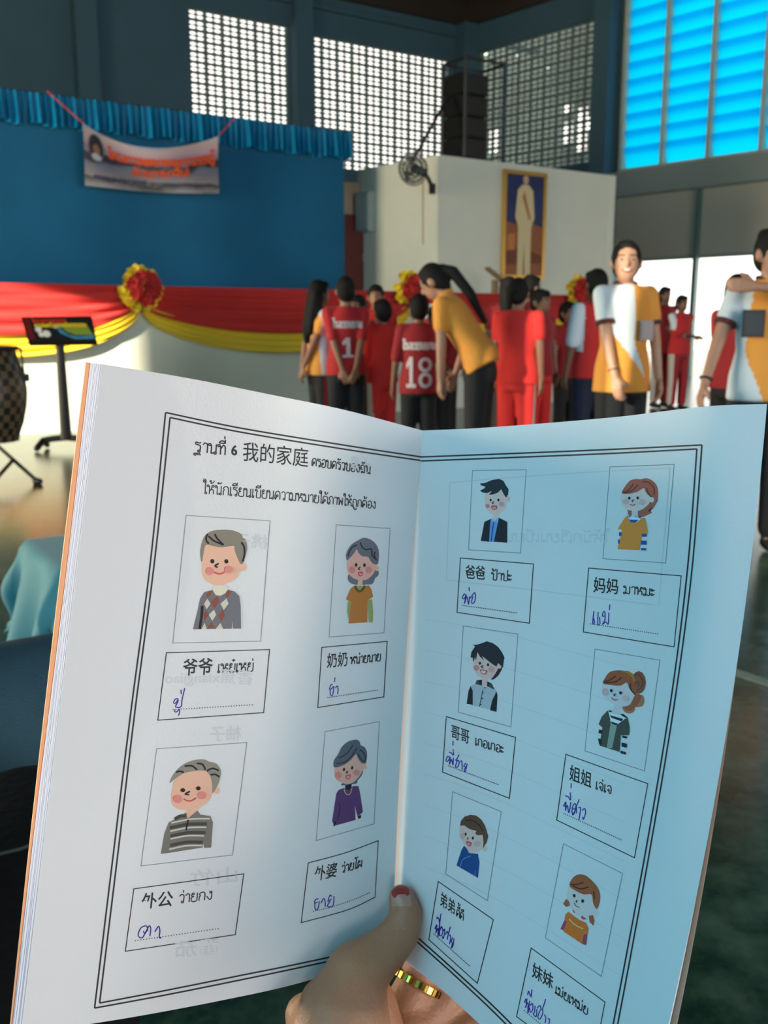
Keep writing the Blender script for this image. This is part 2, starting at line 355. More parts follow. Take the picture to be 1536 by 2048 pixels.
# recess with the dark red door left of the side room
g = G(); Rb = Cb; g.box(Rb-U1*1.3+V((0, 0, zt0/2-.1)), 2.6, .12, zt0-.2, U1); struct(g.out('wall_recess', mat('recess_paint', srgb(170, 158, 136), .8)))
dr = onplane(711, 500, Rb+N1*.08, N1); zd = onplane(711, 430, Rb+N1*.08, N1).z
d4 = struct(G().box(V((dr.x, dr.y, (ZL+zd)/2)), .62, .06, zd-ZL, U1).out('door_4', mat('dark_red_door', srgb(92, 30, 26), .6)))
for zz in (.3, .72): G().box(V((dr.x, dr.y, ZL+(zd-ZL)*zz))+N1*.035, .42, .02, (zd-ZL)*.32, U1).out('door_panel', MATS['dark_red_door'], d4)
# ---- backdrop with satin valance
PB = PS-N1*2.3
def sb(px, P=PB): r = ray(px, 646); t = (P-CAM).dot(N1)/r.dot(N1); return (CAM+r*t-P).dot(U1)
b1 = sb(690); b0 = b1-12; ztb = onplane(350, 224, PB, N1).z; zvb = onplane(350, 283, PB, N1).z
bd = empty('stage_backdrop', PB+U1*((b0+b1)/2)+V((0, 0, ZL)), 'wide plain blue cloth backdrop with a shiny gathered valance behind the stage', 'backdrop')
random.seed(3)
fold = [(random.uniform(1.5, 4), random.uniform(0, 6), random.uniform(.01, .03)) for _ in range(5)]
g = G(); g.grid(lambda u, v: PB+U1*(b0+(b1-b0)*u)+N1*(sum(a*sin(f*u*12+p) for f, p, a in fold))+V((0, 0, ZL+.0+(ztb-.1-ZL)*v)), 160, 6)
g.out('cloth', M_blue, bd, True)
def val(u, v):
    s = b0+(b1-b0+.05)*u; rr = u*900
    amp = .05*(1-v*.55)
    return PB+U1*s+N1*(.09+amp*(sin(rr)+.6*sin(rr*.37+1.3)+.5*sin(rr*.13)))+V((0, 0, zvb+(ztb-zvb)*v+.02*(1-v)*sin(rr*.21)))
g = G(); g.grid(val, 2600, 6); g.out('valance', M_satin, bd, True)
g = G(); g.rod(PB+U1*b0+V((0, 0, ztb)), .025, PB+U1*(b1+.05)+V((0, 0, ztb)), .025, 10); g.out('rail', M_metal, bd)
# ---- banner hung on the backdrop
PN = PB+N1*.26
cn = {k: onplane(*p, PN, N1) for k, p in dict(tl=(165, 245), tr=(437, 272), br=(438, 387), bl=(170, 371)).items()}
def ban(u, v): # u left->right, v bottom->top
    top = cn['tl'].lerp(cn['tr'], u)-V((0, 0, 1))*(.30*4*u*(1-u)*.75*(1.15-u*.35)); bot = cn['bl'].lerp(cn['br'], u)-V((0, 0, .03*4*u*(1-u)))
    return bot.lerp(top, v)+N1*(.02*sin(u*9+v*3))
ban_e = empty('project_banner', (cn['bl']+cn['br'])/2, 'printed banner with orange lettering strung across the blue backdrop', 'banner')
def banner_mat():
    m = bpy.data.materials.new('banner_print'); m.use_nodes = True; nt = m.node_tree; b = nt.nodes['Principled BSDF']; L = nt.links.new
    uv = nt.nodes.new('ShaderNodeUVMap'); se = nt.nodes.new('ShaderNodeSeparateXYZ'); L(uv.outputs[0], se.inputs[0])
    n = nt.nodes.new('ShaderNodeTexNoise'); n.inputs['Scale'].default_value = 3.2; n.inputs['Detail'].default_value = 5; L(uv.outputs[0], n.inputs['Vector'])
    ma = nt.nodes.new('ShaderNodeMath'); ma.operation = 'MULTIPLY_ADD'; ma.inputs[1].default_value = .55; ma.inputs[2].default_value = -.27; L(n.outputs[0], ma.inputs[0])
    ad = nt.nodes.new('ShaderNodeMath'); ad.operation = 'ADD'; L(se.outputs[1], ad.inputs[0]); L(ma.outputs[0], ad.inputs[1])
    r = nt.nodes.new('ShaderNodeValToRGB'); L(ad.outputs[0], r.inputs[0]); cr = r.color_ramp
    cols = [(0, (150, 146, 150)), (.14, (60, 62, 56)), (.2, (150, 138, 138)), (.42, (112, 114, 134)), (.50, (50, 42, 52)), (.58, (56, 46, 60)), (.64, (158, 132, 150)), (.80, (196, 164, 176)), (.95, (206, 180, 172))]
    cr.elements[0].position = 0; cr.elements[0].color = (*srgb(*cols[0][1]), 1); cr.elements[1].position = 1; cr.elements[1].color = (*srgb(176, 172, 190), 1)
    for p, c in cols[1:]: e = cr.elements.new(p); e.color = (*srgb(*c), 1)
    L(r.outputs[0], b.inputs['Base Color']); b.inputs['Roughness'].default_value = .5; return m
g = G(); g.grid(ban, 60, 24); me = g.mesh('sheet', banner_mat(), True)
ul = me.uv_layers.new(name='UVMap')
for p in me.polygons:
    for li in p.loop_indices:
        vi = me.loops[li].vertex_index; ul.data[li].uv = ((vi % 61)/60, (vi//61)/24)
mkobj('sheet', me, ban_e)
for a, b in (((165, 245), (95, 183)), ((437, 272), (470, 236))):
    G().tube([onplane(*a, PN, N1), onplane(*b, PN, N1)], .009).out('cord', mat('red_cord', srgb(190, 70, 70), .7), ban_e)
# ================================================================ writing: a looped Thai hand-made stroke alphabet
TH = {
'ก': (.66, [[(.1,0),(.1,.5),(.2,.6),(.08,.74),(.2,.95),(.36,1),(.52,.87),(.56,.6),(.56,0)]], []),
'ข': (.66, [[(.22,.86),(.26,.72),(.18,.6),(.18,.1),(.22,.0),(.52,.0),(.57,.1),(.57,1)]], [(.14,.89)]),
'ค': (.68, [[(.26,.38),(.1,.0),(.07,.55),(.18,.92),(.33,1),(.5,.92),(.58,.6),(.58,0)]], [(.3,.45)]),
'ง': (.55, [[(.43,.9),(.46,.5),(.42,.05),(.3,.02),(.05,.45)]], [(.36,.89)]),
'จ': (.62, [[(.08,.8),(.2,1),(.4,.97),(.51,.7),(.5,.2),(.44,.0),(.34,.05),(.28,.32)]], [(.24,.4)]),
'ฉ': (.66, [[(.12,.6),(.08,.78),(.22,1),(.45,.95),(.54,.7),(.55,0)],[(.34,.1),(.54,.05)]], [(.16,.52),(.26,.1)]),
'ฐ': (.62, [[(.5,1),(.35,.92),(.12,1),(.1,.8),(.25,.74),(.42,.7),(.48,.5),(.46,.18)],[(.17,-.22),(.28,-.12),(.32,-.3),(.42,-.12),(.5,-.32)]], [(.38,.1),(.12,-.25)]),
'ต': (.7, [[(.22,.36),(.07,0),(.06,.6),(.15,.95),(.25,1),(.33,.88),(.42,1),(.55,.88),(.6,.6),(.6,0)]], [(.27,.42)]),
'ถ': (.66, [[(.14,.14),(.12,.5),(.22,.6),(.1,.75),(.2,.95),(.38,1),(.52,.85),(.57,.6),(.57,0)]], [(.12,.08)]),
'ท': (.66, [[(.16,.95),(.22,.8),(.22,0)],[(.22,.55),(.42,1),(.52,.92),(.57,.7),(.57,0)]], [(.1,.9)]),
'น': (.7, [[(.16,.95),(.22,.8),(.22,0)],[(.22,.0),(.45,.14)],[(.58,1),(.58,.15)]], [(.1,.9),(.52,.09)]),
'บ': (.66, [[(.16,.95),(.22,.8),(.2,.05),(.3,0),(.5,0),(.57,.1),(.57,1)]], [(.1,.9)]),
'ป': (.66, [[(.16,.95),(.22,.8),(.2,.05),(.3,0),(.5,0),(.57,.1),(.57,1.5)]], [(.1,.9)]),
'ผ': (.68, [[(.2,.95),(.1,.8),(.1,0)],[(.1,0),(.34,.5)],[(.34,.5),(.57,0)],[(.57,0),(.57,1)]], [(.24,.88)]),
'พ': (.7, [[(.16,.95),(.18,.8),(.18,0)],[(.18,0),(.38,.7)],[(.38,.7),(.57,0)],[(.57,0),(.6,1)]], [(.1,.9)]),
'ภ': (.66, [[(.18,.08),(.2,.5),(.12,.62),(.08,.78),(.2,.97),(.4,1),(.52,.85),(.57,.6),(.57,0)]], [(.1,.08)]),
'ม': (.72, [[(.16,.95),(.25,.8),(.25,.12)],[(.22,.06),(.42,.10),(.54,.0),(.6,.12),(.6,1)]], [(.12,.89),(.14,.09)]),
'ย': (.64, [[(.14,.92),(.08,.75),(.18,.58),(.3,.6)],[(.18,.58),(.08,.45),(.09,.1),(.2,0),(.45,0),(.55,.1),(.55,1)]], [(.2,.9)]),
'ร': (.52, [[(.45,1),(.3,.9),(.1,1),(.06,.8),(.2,.72),(.38,.68),(.43,.5),(.42,.15)]], [(.34,.09)]),
'ว': (.52, [[(.06,.8),(.2,1),(.36,.96),(.44,.75),(.43,.15)]], [(.35,.09)]),
'ห': (.72, [[(.16,.95),(.22,.8),(.22,0)],[(.22,.3),(.36,.52),(.45,.82)],[(.36,.52),(.55,.5),(.6,.3),(.6,0)]], [(.1,.9),(.53,.90)]),
'อ': (.64, [[(.1,.78),(.22,.98),(.4,1),(.54,.8),(.54,.2),(.4,0),(.2,0),(.1,.15),(.12,.4)]], [(.2,.45)]),
'ล': (.64, [[(.1,.8),(.3,1),(.5,.9),(.55,.6),(.55,0)],[(.2,.1),(.2,.4),(.35,.5),(.55,.35)]], [(.2,.08)]),
'ส': (.66, [[(.1,.8),(.3,1),(.5,.9),(.55,.6),(.55,0)],[(.2,.1),(.2,.4),(.35,.5),(.55,.35)],[(.45,.95),(.62,1.15)]], [(.2,.08)]),
'ด': (.68, [[(.26,.38),(.1,.0),(.07,.55),(.18,.92),(.33,1),(.5,.92),(.58,.6),(.58,0)]], [(.28,.42)]),
'ษ': (.7, [[(.16,.95),(.22,.8),(.2,.05),(.5,0),(.57,.1),(.57,1)],[(.35,.5),(.68,.6)]], [(.1,.9)]),
'ณ': (.8, [[(.14,.14),(.12,.9),(.3,1),(.4,.8),(.4,.1),(.6,.1),(.68,.2),(.68,1)]], [(.12,.08)]),
'า': (.46, [[(.05,.8),(.17,1),(.32,.96),(.38,.75),(.38,0)]], []),
'เ': (.3, [[(.1,1),(.1,.1)]], [(.16,.09)]),
'โ': (.36, [[(.42,1.6),(.2,1.5),(.0,1.62),(.08,1.42),(.24,1.3),(.2,1),(.2,.1)]], [(.27,.09)]),
'ใ': (.38, [[(.1,1.42),(.0,1.5),(.06,1.62),(.2,1.6),(.25,1.4),(.22,1),(.22,.1)]], [(.12,1.36),(.29,.09)]),
'ะ': (.42, [[(.15,.7),(.27,.7),(.35,.86)],[(.15,.15),(.27,.15),(.35,.31)]], [(.1,.76),(.1,.21)]),
' ': (.3, [], []), '(': (.3, [[(.25,1.3),(.1,.6),(.25,-.1)]], []), ')': (.3, [[(.05,1.3),(.2,.6),(.05,-.1)]], []),
}
MK = {
'ั': ([[(-.28,1.24),(-.15,1.25),(-.02,1.42)]], [(-.34,1.3)]),
'ี': ([[(-.52,1.18),(-.42,1.36),(-.22,1.42),(-.06,1.2),(-.52,1.18)],[(-.06,1.2),(-.06,1.55)]], []),
'ิ': ([[(-.52,1.18),(-.42,1.36),(-.22,1.42),(-.06,1.2),(-.52,1.18)]], []),
'ู': ([[(-.3,-.16),(-.28,-.42),(-.06,-.42),(-.06,-.12)]], [(-.36,-.18)]),
'ุ': ([[(-.12,-.2),(-.06,-.48)]], [(-.18,-.2)]),
'่': ([[(-.1,1.2),(-.12,1.5)]], []),
'้': ([[(-.3,1.38),(-.34,1.2),(-.15,1.28),(-.02,1.52)]], [(-.36,1.45)]),
'๋': ([[(-.34,1.36),(-.04,1.36)],[(-.19,1.2),(-.19,1.52)]], []),
}
def thai(s):
    "-> list of (polyline, closed) in text units, total width"
    x = 0; out = []; up = False
    for ch in s:
        if ch in TH:
            wd, ls, cs = TH[ch]; up = False
            for l in ls: out.append([(x+a, b) for a, b in l])
            for a, b in cs: out.append([(x+a+(.10 if a > .3 else .095)*cos(t*pi/4)-(.02 if a < .2 else 0), b+.105*sin(t*pi/4)) for t in range(9)])
            x += wd; tall = ch in 'ปฝฟโใ'
        elif ch in MK:
            ls, cs = MK[ch]; dy = .42 if (up and ch in '่้๋') else 0
            dx = -.12 if tall and ch in '่้๋' else 0
            for l in ls: out.append([(x+a-.06+dx, b+dy) for a, b in l])
            for a, b in cs: out.append([(x+a-.06+dx+.06*cos(t*pi/4), b+dy+.07*sin(t*pi/4)) for t in range(9)])
            if ch in 'ัีิ': up = True
    return out, x
def smooth(pts, step, closed=False):
    P = [V((*p[:2], 0)) for p in pts]
    if len(P) < 3: 
        n = max(1, int((P[1]-P[0]).length/step)); return [P[0].lerp(P[1], i/n) for i in range(n+1)]
    res = []; N = len(P); rng = range(N) if closed else range(N-1)
    for i in rng:
        if closed: a, b, c, d = P[(i-1) % N], P[i], P[(i+1) % N], P[(i+2) % N]
        else: a, b, c, d = P[max(i-1, 0)], P[i], P[i+1], P[min(i+2, N-1)]
        n = max(1, min(24, int((c-b).length/step+.5)))
        for k in range(n):
            t = k/n; t2 = t*t; t3 = t2*t
            res.append(.5*((2*b)+(c-a)*t+(2*a-5*b+4*c-d)*t2+(3*b-a-3*c+d)*t3))
    if not closed: res.append(P[-1].copy())
    return res
def ribbon(pts, wd, closed=False):
    "2D ribbon: verts, quads, with round-ish ends"
    vs = []; fs = []; n = len(pts)
    for i, p in enumerate(pts):
        a = pts[i-1] if (i > 0 or closed) else pts[i]; b = pts[(i+1) % n] if (i < n-1 or closed) else pts[i]
        d = (b-a); d = d.normalized() if d.length > 1e-9 else V((1, 0, 0)); nn = V((-d.y, d.x, 0))
        vs += [p+nn*wd/2, p-nn*wd/2]
    for i in range(n if closed else n-1):
        j = (i+1) % n; fs.append((2*i, 2*i+1, 2*j+1, 2*j))
    return vs, fs
def polyfill(pts, cell):
    "fill a closed outline with a fine triangle mesh"
    vs = [p.to_2d() for p in pts]; n = len(vs); edges = [(i, (i+1) % n) for i in range(n)]
    x0 = min(p.x for p in vs); x1 = max(p.x for p in vs); y0 = min(p.y for p in vs); y1 = max(p.y for p in vs)
    y = y0+cell
    while y < y1:
        x = x0+cell
        while x < x1: vs.append(V((x, y))); x += cell
        y += cell
    r = delaunay_2d_cdt(vs, edges, [list(range(n))], 1, 1e-4)
    return [V((p.x, p.y, 0)) for p in r[0]], [tuple(f) for f in r[2]]
FT = bpy.data.curves.new('type', 'FONT')
def fontmesh(s, bold=0):
    FT.body = s; FT.size = 1; FT.offset = bold; FT.resolution_u = 3
    o = bpy.data.objects.new('t', FT); COL.objects.link(o); dg = bpy.context.evaluated_depsgraph_get()
    me = bpy.data.meshes.new_from_object(o.evaluated_get(dg)); bpy.data.objects.remove(o)
    vs = [v.co.copy() for v in me.vertices]; fs = [tuple(p.vertices) for p in me.polygons]; bpy.data.meshes.remove(me); return vs, fs
# ================================================================ the booklet
# control points: (photo x, photo y, distance along view axis) from the spine outwards, rows from top to bottom
LP = [[(845,861,.375),(690,820,.360),(560,793,.344),(380,757,.314),(203,728,.287)],
      [(808,1383,.376),(641,1388,.361),(502,1390,.345),(307,1393,.314),(122,1396,.286)],
      [(784,1905,.377),(606,1964,.362),(457,1998,.346),(249,2037,.312),(41,2068,.285)]]
RP = [[(845,861,.375),(960,856,.364),(1222,835,.323),(1421,812,.288),(1534,808,.2817)],
      [(808,1383,.378),(922,1409,.361),(1165,1467,.313),(1345,1518,.280),(1441,1534,.272)],
      [(784,1905,.380),(878,1975,.356),(1080,2160,.302),(1218,2270,.272),(1272,2315,.262)]]
US = {0: [0, .24, .44, .72, 1], 1: [0, .18, .60, .88, 1]}
def lag3(a, b, c, t): return a*((1-t)*(1-2*t)) + b*(4*t*(1-t)) + c*(t*(2*t-1))
def cat(P, U, t):
    for i in range(len(U)-1):
        if t <= U[i+1] or i == len(U)-2: break
    def tan(j):
        if j == 0: return (P[1]-P[0])/(U[1]-U[0])
        if j == len(U)-1: return (P[-1]-P[-2])/(U[-1]-U[-2])
        return (P[j+1]-P[j-1])/(U[j+1]-U[j-1])
    h = U[i+1]-U[i]; s = (t-U[i])/h; m0, m1 = tan(i)*h, tan(i+1)*h
    return P[i]*(2*s**3-3*s*s+1)+m0*(s**3-2*s*s+s)+P[i+1]*(-2*s**3+3*s*s)+m1*(s**3-s*s)
def pagefn(C, U):
    W3 = [[at(*p) for p in row] for row in C]
    def f(u, v):
        cols = [lag3(W3[0][i], W3[1][i], W3[2][i], v) for i in range(5)]
        return cat(cols, U, u)
    return f
PF = {0: pagefn(LP, US[0]), 1: pagefn(RP, US[1])}
M_paper = mat('white_paper', srgb(226, 224, 226), .75, bump=.04, bscale=900, trans=.0)
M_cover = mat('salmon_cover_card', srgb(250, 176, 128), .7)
M_cover_shaded = mat('cover_card_shade', srgb(190, 150, 125), .7)  # same card as the cover, with shade put into its colour
book = empty('booklet', at(784, 1905, .377), 'open stapled booklet of white pages with a salmon cover, held up in a hand', 'booklet')
TREES = {}
def page(side, k, name, m, ext, th, vext=0):
    f = PF[side]; mid = lambda u, v: f(u, v)
    def nrm(u, v):
        e = .01; a = f(min(u+e, 1), v)-f(max(u-e, 0), v); b = f(u, min(v+e, 1))-f(u, max(v-e, 0)); n = a.cross(b).normalized()
        return n if n.dot(CAM-f(u, v)) > 0 else -n
    def surf(u, v):
        uu = u*(1+ext(v)); 
        p = f(min(uu, 1), v)
        if uu > 1: p = p+(f(1, v)-f(.97, v))/.03*(uu-1)
        return p-nrm(min(uu, 1), v)*(k*(.15+u*.85 if k else 0))+V((0, 0, 0))
    nu, nv = 30, 40
    top = [surf(i/nu, j/nv) for j in range(nv+1) for i in range(nu+1)]
    nn = [nrm(i/nu, j/nv) for j in range(nv+1) for i in range(nu+1)]
    g = G(); W = nu+1; N = len(top)
    fs = [(j*W+i, j*W+i+1, (j+1)*W+i+1, (j+1)*W+i) for j in range(nv) for i in range(nu)]
    vs = top+[p-n*th for p, n in zip(top, nn)]
    f2 = [tuple(N+i for i in reversed(q)) for q in fs]
    rim = [(j*W+0) for j in range(nv+1)]+[nv*W+i for i in range(1, W)]+[j*W+nu for j in range(nv-1, -1, -1)]+[i for i in range(nu-1, 0, -1)]
    f3 = [(rim[i], rim[(i+1) % len(rim)], N+rim[(i+1) % len(rim)], N+rim[i]) for i in range(len(rim))]
    g.add(top, fs); bk = [p-n*th for p, n in zip(top, nn)]; g.add(bk, [tuple(reversed(q)) for q in fs]); L_ = len(rim); g.add([top[i] for i in rim]+[bk[i] for i in rim], [(i, (i+1) % L_, L_+(i+1) % L_, L_+i) for i in range(L_)]); o = g.out(name, m, book, True)
    if k == 0:
        def ext2(u, v):
            a = min(max(u, 0), 1); b = min(max(v, 0), 1); p = f(a, b)
            if u < 0: p = p+(f(0, b)-f(.03, b))/.03*-u
            if u > 1: p = p+(f(1, b)-f(.97, b))/.03*(u-1)
            if v < 0: p = p+(f(a, 0)-f(a, .03))/.03*-v
            if v > 1: p = p+(f(a, 1)-f(a, .97))/.03*(v-1)
            return p
        us = [-.05]+[i/nu for i in range(nu+1)]+[1.1]; vs_ = [-.05]+[j/nv for j in range(nv+1)]+[1.15]
        W2 = len(us); TREES[side] = BVHTree.FromPolygons([tuple(ext2(a, b)) for b in vs_ for a in us], [(j*W2+i, j*W2+i+1, (j+1)*W2+i+1, (j+1)*W2+i) for j in range(len(vs_)-1) for i in range(W2-1)])
    return o
TOPP = {0: page(0, 0, 'left_page', M_paper, lambda v: 0, .0001), 1: page(1, 0, 'right_page', M_paper, lambda v: 0, .0001)}
M_paper2 = mat('white_paper_edge', srgb(236, 234, 244), .8)
for i in range(5):
    page(0, .0003*(i+1), 'inner_page', M_paper2, lambda v, i=i: .0042*(i+1)*(1-.15*v)+.0015*sin(9*v+i*2), .0001)
    page(1, .0003*(i+1), 'inner_page', M_paper2, lambda v, i=i: -.001*(i+1), .0001)
page(0, .0019, 'cover', M_cover, lambda v: .034-.014*v*v, .00025)
page(1, .0019, 'cover', M_cover_shaded, lambda v: -.004+.036*max(0, v-.30)**1.2, .00025)
def onpage(side, p, off):
    r = ray(p.x, p.y).normalized(); h, n, i, d = TREES[side].ray_cast(CAM, r)
    if h is None:
        # below the picture edge: continue along the page plane
        a = CAM+ray(p.x, p.y)*.29; h, n, i, d = TREES[side].find_nearest(a)
    if n.dot(CAM-h) < 0: n = -n
    return h+n*off
LAY = .000012
def ink(name, side, parts, parent, label=None):
    "parts: list of (verts2d, faces, material, layer) in photo pixels, laid as a thin ink film on the page"
    g = G(); ms = []
    for vs, fs, m, lay in parts:
        if m not in ms: ms.append(m)
        g.cur = ms.index(m); g.add([onpage(side, p, .00007+LAY*lay) for p in vs], fs)
    o = g.out(name, ms, parent)
    if label: o['label'] = label
    return o
K_ = mat('black_ink', (.02, .02, .022), .6); K_grey = mat('grey_ink', srgb(150, 152, 158), .7)
K_pen = mat('blue_pen_ink', srgb(48, 38, 150), .45); K_ghost = mat('show_through_ink', srgb(212, 210, 214), .8)
def seg(pts, wd, m, lay=0, closed=False, step=10, curve=False):
    P = smooth(pts, step, closed) if curve else None
    if P is None:
        P = []; q = [V((*p, 0)) for p in pts]; 
        if closed: q.append(q[0])
        for a, b in zip(q, q[1:]):
            n = max(1, int((b-a).length/step)); P += [a.lerp(b, i/n) for i in range(n)]
        P.append(q[-1])
        # separate straight runs so that corners stay sharp
        out = []; 
        for a, b in zip(q, q[1:]):
            n = max(1, int((b-a).length/step)); d = (b-a).normalized()*wd/2
            out.append(ribbon([(a-d).lerp(b+d, i/n) for i in range(n+1)], wd)+(m, lay))
        return out
    return [ribbon(P, wd)+(m, lay)]
def warp(P0, P1, Wd, u0, u1, mid=None):
    P0 = V((*P0, 0)); P1 = V((*P1, 0)); u0 = V((*u0, 0)); u1 = V((*u1, 0)); mo = (V((*mid, 0))-P0.lerp(P1, .5)) if mid else V((0, 0, 0))
    return lambda x, y: P0.lerp(P1, x/Wd)+mo*(4*(x/Wd)*(1-x/Wd))+(u0.lerp(u1, x/Wd))*y
def thai_line(s, P0, P1, u0, u1=None, wd=2.0, m=None, mid=None):
    ls, Wd = thai(s); f = warp(P0, P1, Wd, u0, u1 or u0, mid); out = []
    for l in ls:
        sm = smooth(l, .12); out.append(ribbon([f(p.x, p.y) for p in sm], wd)+(m or K_, 0))
    return out
def font_line(s, P0, P1, u0, u1=None, bold=.012, m=None):
    vs, fs = fontmesh(s, bold); x0 = min(v.x for v in vs); x1 = max(v.x for v in vs)
    f = warp(P0, P1, x1-x0, u0, u1 or u0); return [([f(v.x-x0, v.y/.86+.08) for v in vs], fs, m or K_, 0)]
def dots(P0, P1, n, r=1.2, mid=None):
    f = warp(P0, P1, 1, (0, 0), (0, 0), mid); out = []
    for i in range(n):
        c = f(i/(n-1), 0); out.append(([c+V((r*cos(k*pi/3), r*sin(k*pi/3), 0)) for k in range(6)], [tuple(range(6))], K_, 0))
    return out
def fr(o, s): return lambda *p: [(o[0]+x/s, o[1]+y/s) for x, y in p]
# ---- borders: two thin rules around both pages
def rule(pts, gap, wd, side, lay=0):
    out = []
    for a, b in zip(pts, pts[1:]): pass
    return out
def border(side, outer, inner, wd):
    out = []
    for pl in (outer, inner):
        for run in pl: out += [ribbon(smooth(run, 10), wd)+(K_, 0)]
    return out
ink('border_rule', 0, border(0,
  [[(843,914),(680,889),(480,856),(331,825)], [(331,825),(300,1130),(262,1420),(226,1712),(189,2016)], [(189,2016),(330,1990),(470,1962),(590,1937),(700,1913),(783,1893)]],
  [[(841,921),(680,897),(480,864),(340,835)], [(340,835),(308,1130),(270,1420),(235,1712),(199,2006)], [(199,2006),(330,1981),(470,1953),(590,1929),(700,1905),(783,1886)]], 3.2), TOPP[0])
ink('border_rule', 1, border(1,
  [[(842,914),(1000,908),(1220,899),(1404,890)], [(1404,890),(1384,1140),(1350,1400),(1300,1700),(1235,2052),(1195,2250)], [(800,1853),(835,1884),(910,1951),(1000,2036),(1120,2160)]],
  [[(842,922),(1000,916),(1220,907),(1394,898)], [(1394,898),(1375,1140),(1342,1400),(1292,1700),(1226,2052),(1187,2250)], [(806,1850),(840,1879),(915,1946),(1006,2031),(1120,2150)]], 3.2), TOPP[1])
# ---- headings
ink('heading_text', 0, thai_line('ฐานที่', (387.5,903), (452,910.5), (1.2,-19.5), wd=2.7)+font_line('6', (461.7,911), (474,912.5), (1,-23.5), bold=.03)
    +font_line('我的家庭', (485,921), (616,934), (1.5,-36), (1.5,-35), bold=.004)
    +thai_line('ครอบครัวของฉัน', (622.6,931.5), (741.5,948), (.8,-15.5), wd=2.3), TOPP[0])
ink('instruction_text', 0, thai_line('ให้นักเรียนเขียนความหมายใต้ภาพให้ถูกต้อง', (405,987), (751.5,1017.5), (1,-18), (.5,-14), wd=2.0, mid=(597,1002.5)), TOPP[0])
# ---- caption boxes: frame, printed words, dotted line, handwriting
def caption(side, o, s, box, cjk, th, dotl, hand, mid=None):
    f = fr(o, s); B = f(*box)
    parts = []
    if mid:
        mt, mb = f(*mid)
        for run in ([B[0], mt, B[1]], [B[2], mb, B[3]]): parts += [ribbon(smooth(run, 8), 1.9)+(K_, 0)]
        parts += seg([B[1], B[2]], 1.5, K_)+seg([B[3], B[0]], 1.9, K_)
    else: parts += seg(B, 1.9, K_, closed=True)
    parts += font_line(*cjk[:4], bold=.014)
    parts += thai_line(*th[:4], wd=th[4] if len(th) > 4 else 2.25)
    parts += dots(f(dotl[0])[0], f(dotl[1])[0], dotl[2], 1.2, f(dotl[3])[0] if len(dotl) > 3 else None)
    c = ink('caption_box', side, parts, TOPP[side])
    hp = []
    for st in hand: hp.append(ribbon(smooth(f(*st), 2.0), 2.2)+(K_pen, 1))
    ink('handwriting', side, hp, TOPP[side], 'word handwritten in blue ballpoint')
caption(0, (310,1290), 6.4, [(145,100),(1465,58),(1390,865),(35,962)], ('爷爷', (364.5,1351), (424.5,1348.5), (2,-31)), ('เหย๋เหย่', (434,1345.5), (507,1342.5), (1.5,-17.5)),
  [(232,826),(1245,765),31], [[(300,690),(262,690),(235,735),(258,746),(295,700),(285,740),(262,790),(330,790),(345,700),(380,550)],[(330,570),(335,630)],[(256,828),(248,850),(275,856),(310,822),(312,860),(300,905)]])
caption(0, (625,1270), 9.6, [(178,238),(1432,122),(1368,1188),(100,1392)], ('奶奶', (653,1335.5), (694.5,1331.5), (1.5,-27)), ('หน่ายนาย', (700,1328.8), (761.5,1321.5), (1,-14.5)),
  [(295,1200),(1245,1058),30], [[(385,945),(350,960),(325,1045),(380,1015),(398,980)],[(340,1050),(345,1150),(385,1150),(412,985)],[(432,815),(418,905)],[(440,1020),(475,975),(490,1050),(480,1135)]])
caption(0, (240,1740), 5.908, [(162,222),(1462,45),(1362,763),(62,960)], ('外公', (281,1818), (344.5,1811.5), (3,-29)), ('ว่ายกง', (356,1806.5), (424.5,1798.5), (1.8,-17)),
  [(180,835),(1158,692),31], [[(275,720),(285,742),(322,712),(310,660),(250,680),(215,750),(225,790),(265,797),(320,700),(345,658),(362,690),(352,780)],[(410,730),(455,665),(470,720),(462,800),(490,797)]])
caption(0, (590,1670), 8.533, [(225,475),(1420,95),(1365,1060),(105,1495)], ('外婆', (627,1763), (673,1752.5), (3,-27.5)), ('ว่ายโผ', (682,1746), (724.5,1733.5), (1.2,-14.5)),
  [(315,1298),(1265,985),31,(800,1172)], [[(400,1085),(350,1100),(330,1160),(388,1140)],[(340,1165),(340,1250),(385,1268),(415,1130)],[(440,1165),(490,1080),(515,1150),(512,1225)],[(625,1050),(600,1020),(565,1110),(560,1135),(622,1090)],[(600,1130),(550,1210),(600,1226),(650,1200),(665,1040)]], mid=[(850,305),(900,1275)])
caption(1, (905,1105), 9.035, [(145,100),(1465,208),(1390,1278),(82,1082)], ('爸爸', (930.5,1156.5), (970.5,1159.5), (.6,-25.5)), ('ป้าปะ', (983,1159.5), (1024.5,1162.5), (.4,-14.5)),
  [(188,957),(1160,1092),32], [[(235,760),(215,745),(180,820),(215,835),(250,760),(215,925)],[(225,910),(265,800),(290,935),(312,790)],[(320,830),(400,725),(417,790),(405,880),(365,925),(345,890),(372,790)],[(300,625),(308,700)]])
caption(1, (1155,1125), 6.982, [(158,78),(1450,188),(1350,1178),(82,970)], ('妈妈', (1186.5,1184), (1236.5,1188.5), (1.2,-28.5)), ('มาหมะ', (1246.5,1187), (1310.5,1193), (.8,-15.5)),
  [(185,857),(1118,998),32], [[(230,680),(215,850),(240,842),(226,775)],[(290,690),(285,862),(315,860),(308,760)],[(380,745),(350,750),(362,695),(385,690),(385,800),(350,865),(400,830),(430,862),(440,700)],[(455,585),(448,665)]])
